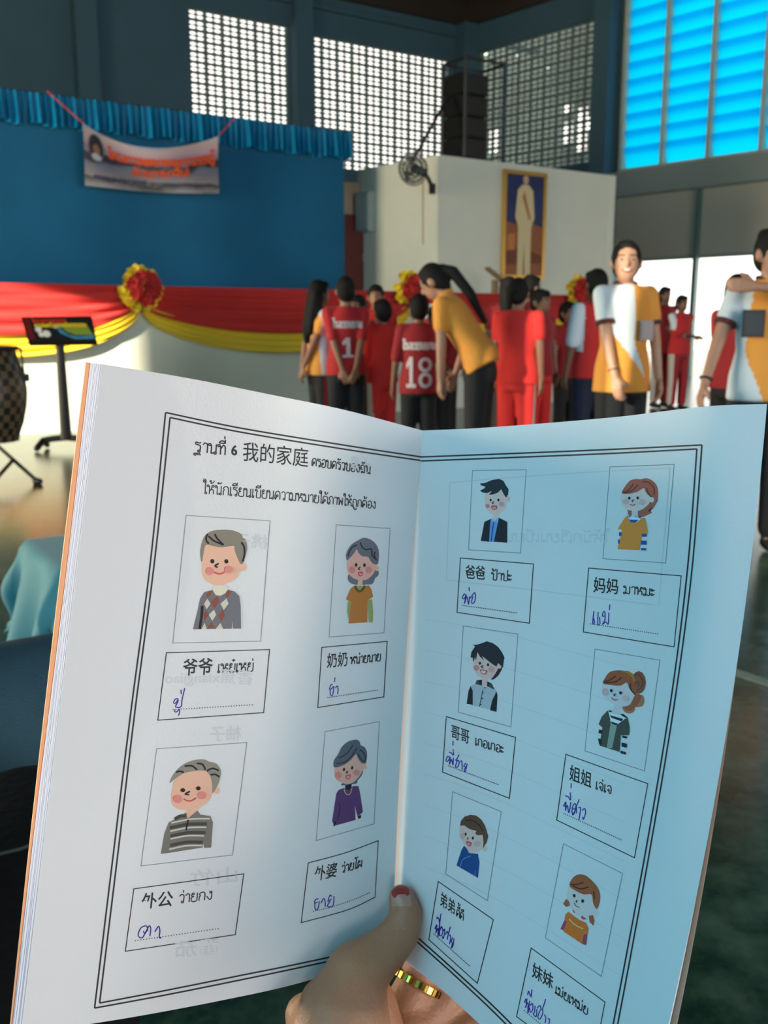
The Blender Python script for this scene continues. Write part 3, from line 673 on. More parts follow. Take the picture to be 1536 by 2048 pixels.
caption(1, (875,1420), 9.309, [(165,122),(1455,510),(1342,1645),(95,1155)], ('哥哥', (902,1475.5), (938.5,1488), (.6,-26)), ('เกอเกอะ', (950.2,1489.5), (1008.2,1507.5), (.3,-14.5)),
  [(205,1038),(1130,1388),32], [[(225,880),(190,860),(160,940),(190,956),(228,900),(240,870),(225,1015)],[(230,1000),(262,920),(290,1022),(298,890)],[(215,785),(255,795),(300,840),(292,730)],[(292,575),(288,660)],[(370,940),(340,935),(370,900),(405,830)],[(375,930),(335,1060),(385,1050),(408,960),(375,930)],[(430,965),(455,950),(462,1110)],[(530,985),(490,1050),(530,1060),(500,1110),(520,1150),(555,1000)]])
caption(1, (1100,1500), 7.493, [(240,65),(1468,505),(1268,1615),(102,1050)], ('姐姐', (1138.5,1559), (1182.5,1576), (2,-28.5)), ('เจ่เจ', (1191,1577.5), (1224,1589), (1,-15.5)),
  [(210,950),(1065,1345),32], [[(240,775),(205,840),(235,832),(240,780),(232,912)],[(232,905),(262,830),(285,940),(315,780)],[(230,690),(270,695),(310,750),(305,635)],[(320,495),(318,575)],[(340,970),(330,900),(355,880),(382,900),(340,975),(370,940),(395,830),(400,950)],[(330,880),(370,800),(400,830),(440,740)],[(430,870),(460,860),(450,960),(435,1050)],[(485,910),(520,875),(537,930),(520,1000),(500,1045),(495,1000)]])
caption(1, (850,1750), 8.907, [(238,115),(1220,795),(935,1930),(70,1150)], ('弟弟', (880,1810), (909.5,1830.5), (1.4,-27)), ('ตี้ตี', (912.5,1832), (927.5,1842), (1,-14.5), 1.9),
  [(160,1050),(790,1615),31], [[(215,880),(180,950),(205,960),(217,900),(195,1040)],[(200,1020),(235,950),(235,1100),(262,880)],[(225,740),(210,780),(240,762),(262,850),(265,1000)],[(285,690),(262,880)],[(300,910),(265,1000),(265,1080),(300,1070),(320,1000),(300,910)],[(330,1000),(352,960),(350,1050),(325,1135),(310,1090)],[(370,1060),(400,1000),(420,1040),(455,920)],[(400,1150),(420,1040)],[(440,1060),(462,1110),(440,1230)],[(500,1110),(470,1180),(492,1210),(470,1300),(500,1260),(520,1130)]])
caption(1, (1020,1888), 7.314, [(312,58),(1392,850),(1190,1880),(98,1060)], ('妹妹', (1063.5,1953), (1105.5,1979.5), (2.4,-28.5)), ('เม่ยเหม่ย', (1110,1985.5), (1176,2031), (1.6,-14.5)),
  [(210,975),(1000,1620),32], [[(240,795),(215,850),(235,857),(252,800),(235,932)],[(225,930),(265,860),(265,1010),(292,830)],[(260,750),(275,690),(305,762),(325,665)],[(310,782),(325,665)],[(300,900),(332,870),(335,960),(300,1000),(290,930)],[(370,900),(360,1000),(340,1020),(385,1062),(395,950)],[(400,940),(440,900),(470,960),(525,805)],[(450,960),(410,1060),(440,1100),(480,1020),(480,960)],[(505,1030),(527,1080),(515,1160)],[(555,1090),(582,1100),(570,1180)]])
# ---- picture cards
PMC = {}
def pm(c):
    k = tuple(c)
    if k not in PMC: PMC[k] = mat('print_%d_%d_%d' % k, srgb(*c), .75)
    return PMC[k]
class Card:
    def __init__(s, side, o, sc, frame, label):
        s.side, s.f, s.sc, s.label = side, fr(o, sc), sc, label; s.parts = []; s.n = 0
        F4 = s.f(*frame); s.parts += seg(F4, 1.6, K_grey, closed=True)
    def P(s, col, pts, sm=1):
        q = s.f(*pts); q = smooth(q, 2.5, True) if sm else [V((*a, 0)) for a in q]
        s.n += 1; vs, fs = polyfill(q, 9); s.parts.append((vs, fs, pm(col), s.n)); return s
    def L(s, col, wd, pts):
        s.n += 1; s.parts.append(ribbon(smooth(s.f(*pts), 2), wd/s.sc)+(pm(col), s.n)); return s
    def E(s, col, cx, cy, rx, ry, a=0):
        pts = [(cx+rx*cos(t)*cos(a)-ry*sin(t)*sin(a), cy+rx*cos(t)*sin(a)+ry*sin(t)*cos(a)) for t in [k*pi/6 for k in range(12)]]
        return s.P(col, pts, 0)
    def done(s): return ink('picture_card', s.side, s.parts, TOPP[s.side], s.label)
SK = (238, 186, 160); SK2 = (238, 208, 200); BLK = (34, 30, 36); ROSE = (226, 140, 132); LIP = (214, 84, 90); PINK = (246, 160, 158)
c = Card(0, (340,1020), 7.314, [(235,78),(1462,158),(1325,1918),(40,1945)], 'printed picture of a grey-haired man in an argyle jumper')
c.P(SK, [(1020,780),(1090,780),(1118,840),(1090,890),(1030,890)])
c.P(SK, [(480,640),(520,520),(700,480),(920,500),(1030,700),(1020,880),(960,1000),(800,1090),(760,1130),(640,1100),(520,1030),(465,930),(465,780)])
c.P((140,132,118), [(455,760),(440,600),(480,430),(560,330),(700,290),(900,295),(1040,350),(1060,400),(1110,440),(1128,560),(1100,680),(1070,770),(1030,790),(980,690),(940,580),(930,525),(760,545),(640,530),(525,510),(490,620),(470,740)])
for l in ([(550,350),(525,400),(530,450),(565,490)],[(560,380),(640,450),(780,510)],[(650,350),(690,420),(780,510)],[(1040,470),(1080,540),(1085,640),(1060,755)]): c.L(BLK, 26, l)
c.P((226,222,200), [(640,1110),(800,1110),(840,1190),(800,1260),(680,1260),(620,1190)])
c.P((118,114,122), [(620,1170),(660,1240),(730,1255),(800,1220),(840,1165),(940,1190),(1010,1260),(1030,1400),(1035,1735),(920,1735),(915,1560),(900,1735),(335,1745),(400,1480),(440,1290),(500,1200)], 0)
for q in ([(560,1190),(610,1180),(590,1240),(545,1280),(520,1240)],[(850,1165),(900,1190),(830,1280),(800,1240)],[(690,1255),(715,1340),(640,1440),(590,1350)],[(520,1460),(560,1530),(500,1620),(480,1530)],[(770,1460),(800,1540),(740,1630),(700,1540)],[(600,1640),(660,1735),(530,1740)]): c.P((146,78,58), q, 0)
for q in ([(540,1295),(585,1370),(530,1450),(490,1370)],[(820,1290),(850,1370),(780,1460),(730,1370)],[(635,1455),(670,1530),(610,1620),(560,1530)],[(500,1650),(530,1740),(450,1742)],[(730,1650),(770,1738),(660,1738)]): c.P((214,206,188), q, 0)
c.L(BLK, 36, [(465,1400),(455,1560),(425,1738)])
c.E(ROSE,575,890,60,60).E(ROSE,850,870,65,55)
c.E(BLK,612,748,28,32).E(BLK,817,750,28,32).L(BLK,22,[(705,780),(650,815),(690,838)]).L(LIP,20,[(635,905),(690,930),(740,930),(790,905)]); c.done()
c = Card(0, (650,1040), 8.533, [(190,82),(1110,145),(1005,1925),(68,1998)], 'printed picture of a grey-haired woman in an orange top')
c.P((112,110,122), [(400,940),(390,1020),(440,1080),(500,1100),(560,1110),(640,1110),(720,1100),(800,1095),(840,1040),(850,1000),(910,940),(900,860),(800,860),(500,900)])
c.P((240,180,158), [(570,980),(640,980),(640,1130),(600,1190),(545,1170)], 0)
c.E((240,190,150),885,820,35,50)
c.P((234,176,162), [(540,480),(440,620),(375,720),(372,820),(410,920),(480,990),(600,1030),(720,1010),(820,920),(870,800),(850,700),(700,600)])
c.P((112,110,122), [(370,690),(355,600),(390,500),(460,410),(560,350),(650,305),(760,325),(860,400),(910,500),(920,600),(905,740),(860,760),(790,720),(730,630),(640,620),(570,560),(540,500),(500,560),(430,640),(380,690)])
for l in ([(390,620),(420,530),(470,460),(540,425)],[(600,380),(630,460),(700,505),(790,495),(800,600),(880,685)],[(850,540),(840,600),(860,650)]): c.L((40,38,50), 22, l)
c.P((196,120,52), [(490,1120),(430,1180),(355,1350),(400,1380),(440,1390),(400,1765),(720,1745),(725,1370),(820,1310),(790,1180),(740,1110),(600,1160)], 0)
c.P((160,164,96), [(385,1390),(445,1390),(400,1700),(375,1560)], 0).P((160,164,96), [(725,1370),(800,1350),(820,1560),(815,1745),(745,1745)], 0)
c.L((86,84,44), 42, [(510,1120),(540,1190),(590,1215),(640,1180),(680,1120)])
c.P((150,160,70), [(545,1140),(635,1130),(615,1180),(580,1195)])
c.E(ROSE,460,850,55,60).E(ROSE,740,850,55,60)
c.E(BLK,527,765,22,32).E(BLK,668,770,22,32).L(BLK,18,[(600,800),(565,835),(595,848)]).P(LIP,[(560,890),(600,880),(640,890),(640,930),(600,965),(560,930)]).P(PINK,[(575,900),(600,912),(625,900),(620,935),(600,945),(580,930)]); c.done()
c = Card(0, (280,1480), 6.982, [(232,122),(1490,35),(1292,1605),(12,1758)], 'printed picture of an old man in a striped grey shirt')
c.E(SK,1070,705,48,50)
c.P(SK, [(470,580),(560,480),(700,430),(880,420),(960,460),(1000,600),(1005,760),(940,870),(820,960),(740,1050),(660,1100),(640,990),(520,960),(440,880),(435,760),(460,640)])
c.P((146,140,128), [(412,600),(450,500),(530,400),(640,320),(780,275),(900,272),(960,300),(1060,330),(1125,420),(1120,520),(1080,640),(1010,740),(1005,620),(975,500),(900,430),(740,435),(600,470),(480,550)])
for l in ([(500,450),(550,435),(610,450)],[(620,365),(720,360),(795,415)],[(790,325),(870,340),(910,415)],[(930,430),(1010,395),(1095,425)],[(980,485),(1050,480),(1105,515)]): c.L(BLK, 24, l)
c.P((122,116,108), [(480,1110),(640,1010),(660,1100),(800,985),(840,1040),(980,1060),(1015,1150),(990,1500),(895,1505),(880,1420),(870,1500),(400,1575),(290,1588),(340,1300),(400,1150)], 0)
for a, b in (((480,1105),(640,1060)),((410,1225),(930,1170)),((420,1340),(910,1290)),((415,1470),(870,1425))): c.L((74,68,60), 44, [a, ((a[0]+b[0])/2, (a[1]+b[1])/2-22), b])
for a, b in (((430,1155),(970,1095)),((415,1272),(920,1215)),((420,1378),(890,1335)),((400,1525),(860,1470))): c.L((206,204,190), 22, [a, ((a[0]+b[0])/2, (a[1]+b[1])/2-22), b])
c.L(BLK, 22, [(668,1110),(650,1180),(638,1258)])
c.E(ROSE,520,820,65,60).E(ROSE,860,770,65,55)
c.E(BLK,592,698,32,28).E(BLK,808,672,32,28).L(BLK,20,[(690,715),(625,752),(680,762)]).L(LIP,18,[(605,820),(660,848),(720,842),(775,805)]); c.done()
c = Card(0, (620,1440), 8.19, [(245,190),(1135,25),(1048,1700),(100,1975)], 'printed picture of an old woman in a purple jumper')
c.P((92,106,116), [(510,1070),(550,1020),(700,1000),(860,820),(850,900),(780,990),(760,1040),(600,1060)])
c.E((240,180,158),890,760,38,52)
c.P((228,176,160), [(750,560),(600,640),(420,760),(395,860),(420,960),(500,1020),(620,1050),(720,1010),(820,900),(870,780),(830,640)])
c.P((92,98,110), [(400,775),(385,680),(430,600),(460,560),(520,440),(620,355),(750,320),(810,350),(830,410),(890,440),(930,520),(930,620),(910,710),(840,700),(780,620),(750,560),(660,660),(540,740)])
for l in ([(470,620),(600,550),(700,410)],[(425,712),(560,690),(680,590),(770,450)],[(815,485),(880,540),(905,620),(880,680),(820,620),(785,550)]): c.L((36,44,56), 17, l)
c.P((26,26,28), [(570,1070),(680,1040),(680,1120),(640,1150),(580,1150)], 0)
c.P((94,56,108), [(560,1110),(600,1160),(650,1130),(700,1080),(790,1080),(815,1180),(865,1500),(840,1530),(775,1570),(730,1400),(745,1635),(400,1730),(360,1655),(430,1200),(470,1140)], 0)
c.P((26,26,30), [(775,1570),(830,1550),(835,1600),(790,1620)], 0).P((26,26,30), [(385,1665),(430,1660),(405,1735),(380,1735)], 0)
c.L((58,32,72), 16, [(470,1350),(485,1480),(440,1640)]).L((226,184,150), 13, [(555,1130),(575,1190),(615,1222),(655,1200),(685,1110)])
c.E(ROSE,460,900,55,60).E(ROSE,760,860,50,50)
c.E(BLK,552,808,18,30,.2).E(BLK,686,780,18,30,.2).L(BLK,16,[(620,830),(590,862),(615,868)]).P(LIP,[(580,910),(620,895),(660,890),(655,940),(620,970),(585,950)]).P(PINK,[(595,915),(620,912),(645,905),(640,935),(615,955),(597,940)]); c.done()
c = Card(1, (920,930), 10.97, [(275,122),(1455,105),(1330,1932),(190,1860)], 'printed picture of a black-haired man in a dark jacket')
c.E((240,196,186),1050,740,60,62)
c.P((242,200,192), [(560,600),(760,560),(900,520),(1000,700),(1020,860),(980,980),(860,1070),(820,1160),(760,1230),(720,1100),(600,990),(555,880),(548,720)])
c.P((38,42,54), [(435,410),(560,390),(700,330),(860,305),(960,350),(1000,430),(1070,530),(1060,650),(1015,715),(960,640),(910,535),(830,610),(720,650),(635,655),(700,570),(600,620),(500,605),(440,565),(540,510),(560,475),(470,450)], 0)
c.P((110,160,214), [(700,1170),(760,1240),(850,1150),(840,1300),(750,1685),(640,1685),(660,1220)], 0)
c.P((168,184,226), [(690,1180),(730,1165),(760,1240),(700,1225)], 0).P((150,190,230), [(790,1230),(855,1155),(835,1270),(800,1270)], 0)
c.L((24,76,156), 26, [(745,1260),(715,1450),(690,1685)]).L((24,76,156), 16, [(670,1230),(650,1450),(635,1680)])
c.P((26,32,44), [(690,1180),(660,1260),(640,1685),(460,1665),(540,1250),(620,1210)], 0).P((26,32,44), [(860,1155),(1045,1250),(1040,1705),(750,1685),(830,1300)], 0)
c.E(ROSE,610,900,50,50).E((226,160,170),920,860,60,55)
c.E(BLK,680,770,24,30).E(BLK,848,768,24,30).L(BLK,18,[(755,800),(710,840),(750,852)]).P(LIP,[(690,900),(755,888),(825,900),(815,960),(760,990),(705,960)]).P(PINK,[(715,920),(760,925),(800,915),(795,955),(760,975),(722,952)]); c.done()
c = Card(1, (1190,920), 9.306, [(280,130),(1475,82),(1318,1918),(150,1838)], 'printed picture of a brown-haired woman in an orange T-shirt')
HB = (186, 96, 76)
c.P(HB, [(605,920),(640,940),(690,930),(800,930),(1000,780),(1110,690),(1175,600),(1170,760),(1100,880),(1040,950),(1062,985),(900,1060),(700,1060),(620,1020)], 0)
c.P((216,208,212), [(690,930),(800,930),(800,1090),(740,1100),(680,1060)], 0)
c.E((226,212,208),1060,735,50,58)
c.P(SK2, [(510,640),(700,600),(900,520),(1020,650),(1020,790),(900,910),(760,950),(600,920),(510,830),(485,720)])
c.P(HB, [(505,620),(560,500),(650,390),(760,355),(850,360),(960,340),(1080,390),(1160,500),(1178,640),(1150,780),(1080,880),(1105,720),(1050,690),(980,640),(940,580),(910,525),(800,590),(650,630)])
for l in ([(520,600),(620,570),(720,445)],[(540,610),(680,580),(810,460)],[(890,405),(1010,420),(1100,520),(1110,640)],[(970,525),(1000,620),(1050,690)],[(1060,890),(1000,960)]): c.L((110,56,50), 20, l)
c.P((244,144,58), [(610,1030),(640,1140),(700,1165),(780,1150),(860,1080),(940,1080),(1000,1370),(890,1375),(835,1678),(425,1660),(510,1300),(425,1285),(560,1080)], 0)
c.P((224,234,236), [(640,1040),(700,1060),(800,1080),(870,1040),(850,1110),(780,1165),(660,1150)], 0)
c.P((16,82,160), [(640,1110),(820,1115),(760,1168),(670,1160)], 0).P((16,82,160), [(640,1040),(668,1035),(665,1070),(640,1065)], 0).P((16,82,160), [(815,1075),(850,1040),(880,1045),(850,1085)], 0)
for x, y, w_, h_ in ((480,1380,24,34),(455,1520,16,38),(928,1402,44,26),(920,1540,52,38),(915,1662,46,20)): c.P((16,82,160), [(x-w_,y-h_),(x+w_,y-h_),(x+w_,y+h_),(x-w_,y+h_)], 0)
c.E((228,186,182),580,780,50,50).E((228,186,182),890,780,50,50)
c.E(BLK,650,712,22,28).E(BLK,808,708,22,28).L(BLK,15,[(740,740),(700,768),(715,790)]).L(LIP,16,[(665,825),(715,845),(765,825)]); c.done()
c = Card(1, (900,1240), 9.31, [(250,110),(1268,265),(1135,1990),(155,1715)], 'printed picture of a black-haired boy in a grey bodywarmer')
c.P((36,36,44), [(860,900),(980,850),(965,930),(900,1040),(820,1105),(760,1115),(840,1010)], 0)
c.E((240,190,176),925,850,36,58)
c.P((238,194,184), [(460,700),(520,600),(640,640),(880,840),(890,920),(800,1060),(700,1110),(690,1200),(650,1250),(600,1230),(600,1090),(500,1020),(445,890),(445,780)])
c.P((36,36,44), [(425,460),(500,460),(600,430),(690,395),(800,430),(900,500),(970,600),(1020,700),(1005,760),(990,890),(950,850),(900,800),(870,870),(820,840),(740,780),(600,670),(640,760),(560,680),(515,600),(490,750),(470,690),(440,790),(425,700),(385,700),(400,600),(470,490)], 0)
c.P((80,78,88), [(500,1120),(600,1110),(600,1230),(470,1200)], 0).P((80,78,88), [(700,1140),(780,1180),(845,1310),(690,1240)], 0)
c.P((186,190,198), [(480,1190),(600,1225),(650,1260),(700,1235),(880,1320),(820,1400),(770,1670),(420,1590),(425,1400),(400,1220)], 0)
c.P((30,28,36), [(390,1225),(430,1320),(430,1580),(315,1560),(350,1320)], 0).P((30,28,36), [(870,1330),(890,1400),(870,1710),(750,1680),(790,1500)], 0)
c.P((36,34,42), [(540,1120),(600,1110),(600,1200),(545,1180)], 0).P((36,34,42), [(700,1145),(740,1170),(735,1225),(700,1230)], 0)
c.L((60,62,72), 14, [(620,1295),(590,1440),(555,1610)])
for x, y in ((657,1262),(618,1355),(608,1460),(580,1575)): c.E((30,28,36),x,y,14,14)
c.E(ROSE,500,890,55,50).E((226,160,160),780,920,60,55)
c.E(BLK,566,805,22,28).E(BLK,718,832,22,28).L(BLK,17,[(630,845),(590,870),(625,890)]).P(LIP,[(570,925),(640,930),(700,940),(690,990),(640,1015),(590,985)]).P((248,206,200),[(590,940),(640,945),(680,955),(670,985),(635,998),(600,975)]); c.done()
c = Card(1, (1160,1290), 7.877, [(238,65),(1262,240),(1018,1985),(80,1668)], 'printed picture of a girl with a brown bun and olive cardigan')
HC = (170, 88, 54)
c.P((196,120,84), [(900,980),(990,960),(1020,870),(990,790),(930,800),(880,860),(800,960),(670,970),(700,1050),(780,1080),(860,1040),(870,980)])
c.P((224,206,208), [(540,920),(650,940),(640,1090),(570,1100),(525,1040)], 0)
c.E((222,210,208),885,840,40,52)
c.P((222,210,212), [(370,610),(560,620),(740,590),(880,790),(840,880),(700,960),(560,945),(440,880),(360,770),(350,680)])
c.E((150,84,58),930,590,112,180).L((108,56,44),16,[(850,460),(940,480),(1000,600),(940,700),(880,690),(880,600),(920,580),(930,640)])
c.P(HC, [(365,605),(400,520),(470,430),(580,400),(700,410),(800,470),(860,560),(900,700),(890,790),(840,760),(780,680),(740,595),(640,640),(480,630)])
c.P((204,118,40), [(690,415),(760,410),(830,450),(870,520),(865,600),(820,510),(760,450)])
c.P((170,92,60), [(880,780),(960,790),(940,880),(860,990),(780,1040),(690,990),(800,930)])
for l in ([(380,585),(480,550),(570,490)],[(400,595),(560,580),(660,515)],[(800,600),(810,700),(880,785)]): c.L((84,40,36), 20, l)
c.P((74,76,70), [(440,1035),(500,1130),(480,1200),(600,1250),(700,1170),(760,1150),(790,1300),(780,1420),(650,1420),(630,1685),(315,1585),(360,1300),(300,1250),(350,1130)], 0)
c.P((150,162,148), [(490,1240),(590,1265),(510,1650),(430,1620)], 0)
c.P((232,236,236), [(455,1040),(560,1090),(650,1100),(730,1150),(700,1180),(600,1250),(500,1240)], 0)
for q in ([(440,1035),(505,1030),(510,1060),(470,1055)],[(480,1105),(690,1165),(665,1205),(500,1145)],[(495,1205),(610,1240),(580,1262),(510,1240)],[(640,1095),(690,1085),(770,1150),(720,1145)],[(310,1330),(365,1345),(360,1400),(300,1390)],[(295,1465),(350,1490),(335,1580),(310,1560)],[(680,1425),(760,1445),(745,1475),(680,1460)],[(670,1535),(755,1560),(745,1620),(665,1600)],[(655,1665),(735,1690),(725,1728),(650,1705)]): c.P((26,34,44), q, 0)
c.E((226,176,176),410,740,50,55).E((226,186,190),730,840,50,45)
c.E(BLK,507,720,22,26).E(BLK,652,755,22,26).L(BLK,15,[(580,770),(545,788),(572,805)]).L(LIP,14,[(510,830),(555,868),(610,858)]); c.done()
c = Card(1, (880,1570), 8.535, [(218,115),(1048,455),(812,1975),(100,1518)], 'printed picture of a brown-haired boy in a blue sweatshirt')
c.E((236,196,178),770,1085,42,50)
c.P((232,196,186), [(350,700),(520,720),(640,800),(740,850),(745,1000),(700,1110),(600,1150),(500,1140),(420,1020),(350,890),(338,780)])
c.P((104,66,48), [(345,695),(360,610),(420,540),(520,508),(620,520),(710,590),(770,690),(800,780),(828,880),(800,980),(740,1080),(745,960),(730,850),(650,860),(605,830),(625,780),(540,765),(480,735),(420,690)], 0)
c.L((52,40,34), 22, [(430,605),(560,610),(680,690),(740,790)])
c.P((8,72,136), [(415,1035),(460,1080),(500,1160),(600,1170),(655,1175),(660,1230),(680,1320),(650,1585),(590,1550),(350,1410),(285,1370),(340,1200),(370,1110)], 0)
c.L((120,160,206), 9, [(530,1210),(400,1270),(345,1400)]).L((120,160,206), 8, [(610,1460),(598,1550)])
c.E((226,170,166),390,870,45,50).E((216,178,170),640,1000,60,50)
c.E(BLK,443,838,18,26).E(BLK,566,905,18,26).L(BLK,14,[(495,895),(470,915),(488,930)]).P(LIP,[(450,960),(500,960),(550,990),(530,1045),(495,1045),(460,1000)]).P((246,140,138),[(475,985),(520,990),(525,1020),(500,1030),(475,1010)]); c.done()
c = Card(1, (1080,1680), 7.317, [(345,55),(1210,490),(900,1995),(80,1430)], 'printed picture of a small girl with bunches in an orange top')
HD = (176, 92, 56)
c.P((226,208,206), [(440,670),(600,760),(760,800),(850,1000),(850,1100),(790,1150),(650,1170),(520,1080),(440,950),(395,830),(410,730)])
c.P(HD, [(435,670),(470,570),(550,508),(660,515),(760,590),(850,700),(885,820),(870,940),(830,1010),(780,920),(755,800),(640,795),(520,740)])
for l in ([(450,650),(540,650),(640,620)],[(480,670),(600,715),(715,685)],[(790,750),(800,860)]): c.L((96,46,36), 20, l)
c.P(HD, [(340,935),(390,860),(430,900),(440,960),(390,980)], 0).P(HD, [(720,1110),(780,1100),(800,1180),(785,1255),(730,1200)], 0)
c.P((214,74,84), [(480,1010),(520,1060),(510,1070),(485,1040)], 0).P((214,74,84), [(620,1105),(685,1155),(640,1165),(605,1140)], 0)
c.P((236,118,40), [(420,1050),(460,1080),(580,1170),(680,1210),(715,1300),(700,1390),(640,1370),(620,1520),(350,1340),(390,1210),(365,1160),(375,1095)], 0)
c.P((176,66,96), [(365,1170),(400,1200),(350,1325),(305,1300)], 0).P((176,66,96), [(650,1375),(700,1380),(680,1540),(625,1520)], 0)
c.L((236,214,150), 13, [(435,1155),(520,1240),(640,1300)])
c.E(BLK,508,815,20,26).E(BLK,632,892,20,26).L(BLK,14,[(560,885),(535,895),(545,915)]).L((120,90,100),10,[(505,920),(540,970),(590,985)]); c.done()
# ---- faint print showing through the paper
gh = []
for pl in ([(900,965),(1120,948),(1340,936)],[(900,965),(893,1160)],[(893,1160),(1100,1184),(1310,1210)],[(1340,936),(1318,1210)]): gh.append(ribbon(smooth(pl, 10), 2.2)+(K_ghost, -.5))
gh += thai_line('ให้นักเรียนเขียน', (1220,1085), (1010,1083), (0,-17), wd=2, m=K_ghost)
for k in range(9): 
    y = 1238+k*62; gh.append(ribbon(smooth([(850,y),(1000,y+28+k*5),(1250,y+95+k*16)], 10), 1.1)+(K_ghost, -.5))
ink('show_through_print', 1, gh, TOPP[1])['kind'] = 'stuff'
gl = font_line('水果', (742,948), (700,938), (0,-26), m=K_ghost)+font_line('桃子', (536,1098), (468,1092), (0,-26), m=K_ghost)+font_line('香蕉', (505,1370), (440,1366), (0,-28), m=K_ghost)
gl += font_line('xiangjiao', (440,1366), (330,1368), (0,-24), m=K_ghost)+font_line('柚子', (482,1480), (420,1482), (0,-28), m=K_ghost)+font_line('山竹', (475,1765), (380,1772), (0,-30), m=K_ghost)+font_line('番茄', (440,1905), (350,1915), (0,-30), m=K_ghost)
ink('show_through_print', 0, gl, TOPP[0])['kind'] = 'stuff'
# ================================================================ the hand that holds the booklet, and the holder's lap
M_skin_f = mat('skin_hand', srgb(180, 126, 94), .5, noise=.12, nscale=40, bump=.12, bscale=700)
holder = empty('person', at(690, 2300, .34), 'person holding the booklet: one hand with a gold ring and black trousered knees', 'person')
def hp(px, py, d): return at(px, py, d)
def rr(rpx, d): return rpx*d/F
def chain(g, pts, flat=1):
    for (x0, y0, d0, r0), (x1, y1, d1, r1) in zip(pts, pts[1:]): g.cap(hp(x0, y0, d0), rr(r0, d0), hp(x1, y1, d1), rr(r1, d1), 14)
g = G()
chain(g, [(803,1796,.366,28),(812,1828,.3655,34),(800,1868,.364,40),(765,1905,.361,47),(712,1950,.357,66),(685,2040,.352,100),(672,2130,.350,118),(665,2260,.352,112)])   # thumb and its ball
chain(g, [(612,2030,.360,44),(640,2120,.355,70)])
chain(g, [(735,2010,.372,60),(760,2120,.372,66),(720,2250,.366,100)])
# fingers run behind the pages; each bent at the knuckles
chain(g, [(770,2075,.392,44),(822,1990,.402,42),(868,1895,.412,39),(905,1800,.416,34),(925,1735,.416,28)])
chain(g, [(770,2090,.384,44),(845,2040,.401,44),(925,1965,.414,40),(985,1880,.420,35),(1015,1820,.420,29)])
chain(g, [(790,2150,.380,44),(880,2098,.396,43),(975,2040,.408,39),(1040,1965,.412,34),(1070,1910,.412,28)])
chain(g, [(780,2200,.378,42),(880,2170,.388,38),(965,2125,.396,33),(1015,2080,.398,27)])
chain(g, [(665,2260,.352,112),(640,2420,.36,110),(600,2700,.38,120)])
hand = blob('hand', g, .0011, M_skin_f, holder, 14)
# thumb nail with chipped red polish
def nailgrid(y0, y1, w0, w1, lift, m, name, chip=None):
    g = G(); bv = BVHTree.FromPolygons([tuple(v.co) for v in hand.data.vertices], [tuple(p.vertices) for p in hand.data.polygons])
    def f(u, v):
        y = y0+(y1-y0)*v; w_ = w0+(w1-w0)*v; w_ = w_*math.sqrt(max(.05, 1-(1-v)**6)) if v < .5 else w_
        cx = 799+ (y-1765)*.10; x = cx+(u-.5)*2*w_
        if chip: y = y1-(y1-y)*(1) + (chip(u) if v == 1 else 0)
        r = ray(x, y).normalized(); h, n, i, d = bv.ray_cast(CAM, r)
        if h is None: h, n, i, d = bv.find_nearest(at(x, y, .362))
        return h-FW*lift
    g.grid(f, 14, 14); return g.out(name, m, hand, True)
nailgrid(1768, 1812, 19, 20, .00022, mat('nail', srgb(188, 138, 122), .3), 'thumb_nail')
nailgrid(1768, 1789, 18, 18, .0004, mat('red_nail_polish', srgb(160, 44, 40), .25), 'nail_polish', chip=lambda u: 7*sin(u*9)-6*u).__setitem__('label', 'chipped red nail polish')
# gold ring, band squared off with small facets
fd = (hp(905, 1800, .416)-hp(800, 2040, .398)).normalized(); rc = hp(836, 1966, .4045)
a = (RT - fd*RT.dot(fd)).normalized(); b = fd.cross(a); g = G(); N = 48
for i in range(N):
    t0, t1 = 2*pi*i/N, 2*pi*(i+1)/N; r0, r1, h = .0094, .0108, .0019
    for (ra, rb) in ((r0, r1),):
        vs = []
        for t in (t0, t1):
            bump = .0004 if i % 2 else 0
            d = a*cos(t)+b*sin(t); vs += [rc+d*r0-fd*h, rc+d*r0+fd*h, rc+d*(r1+bump)+fd*h*.7, rc+d*(r1+bump)-fd*h*.7]
        g.add(vs, [(0, 1, 5, 4), (1, 2, 6, 5), (2, 3, 7, 6), (3, 0, 4, 7)])
ro = g.out('finger_ring', mat('gold_ring', srgb(232, 190, 96), .16, metal=1)); tag(ro, 'gold ring with small facets worn on a finger behind the booklet', 'ring')
# lap in black trousers
M_blk = mat('black_trouser_cloth', (.005, .006, .007), .9, spec=.2, bump=.2, bscale=120)
g = G()
chain(g, [(60,1790,.80,260),(-120,2150,.62,380),(-350,2700,.5,450)])
chain(g, [(640,2330,.80,270),(720,2600,.62,420),(760,3000,.5,520)])
chain(g, [(60,1790,.80,260),(20,2500,1.05,170)]); chain(g, [(640,2330,.80,270),(640,3400,1.05,170)])
g.cap(hp(-300, 2900, .5), .13, hp(800, 3100, .5), .13, 14)
blob('trousers', g, .012, M_blk, holder, 5)
g = G(); pts = [hp(x, y, d) for x, y, d in ((-20, 1712, .655), (40, 1698, .662), (110, 1672, .668))]; g.tube(pts, .0012); g.out('seam', mat('trouser_seam', (.03, .04, .04), .8), holder)
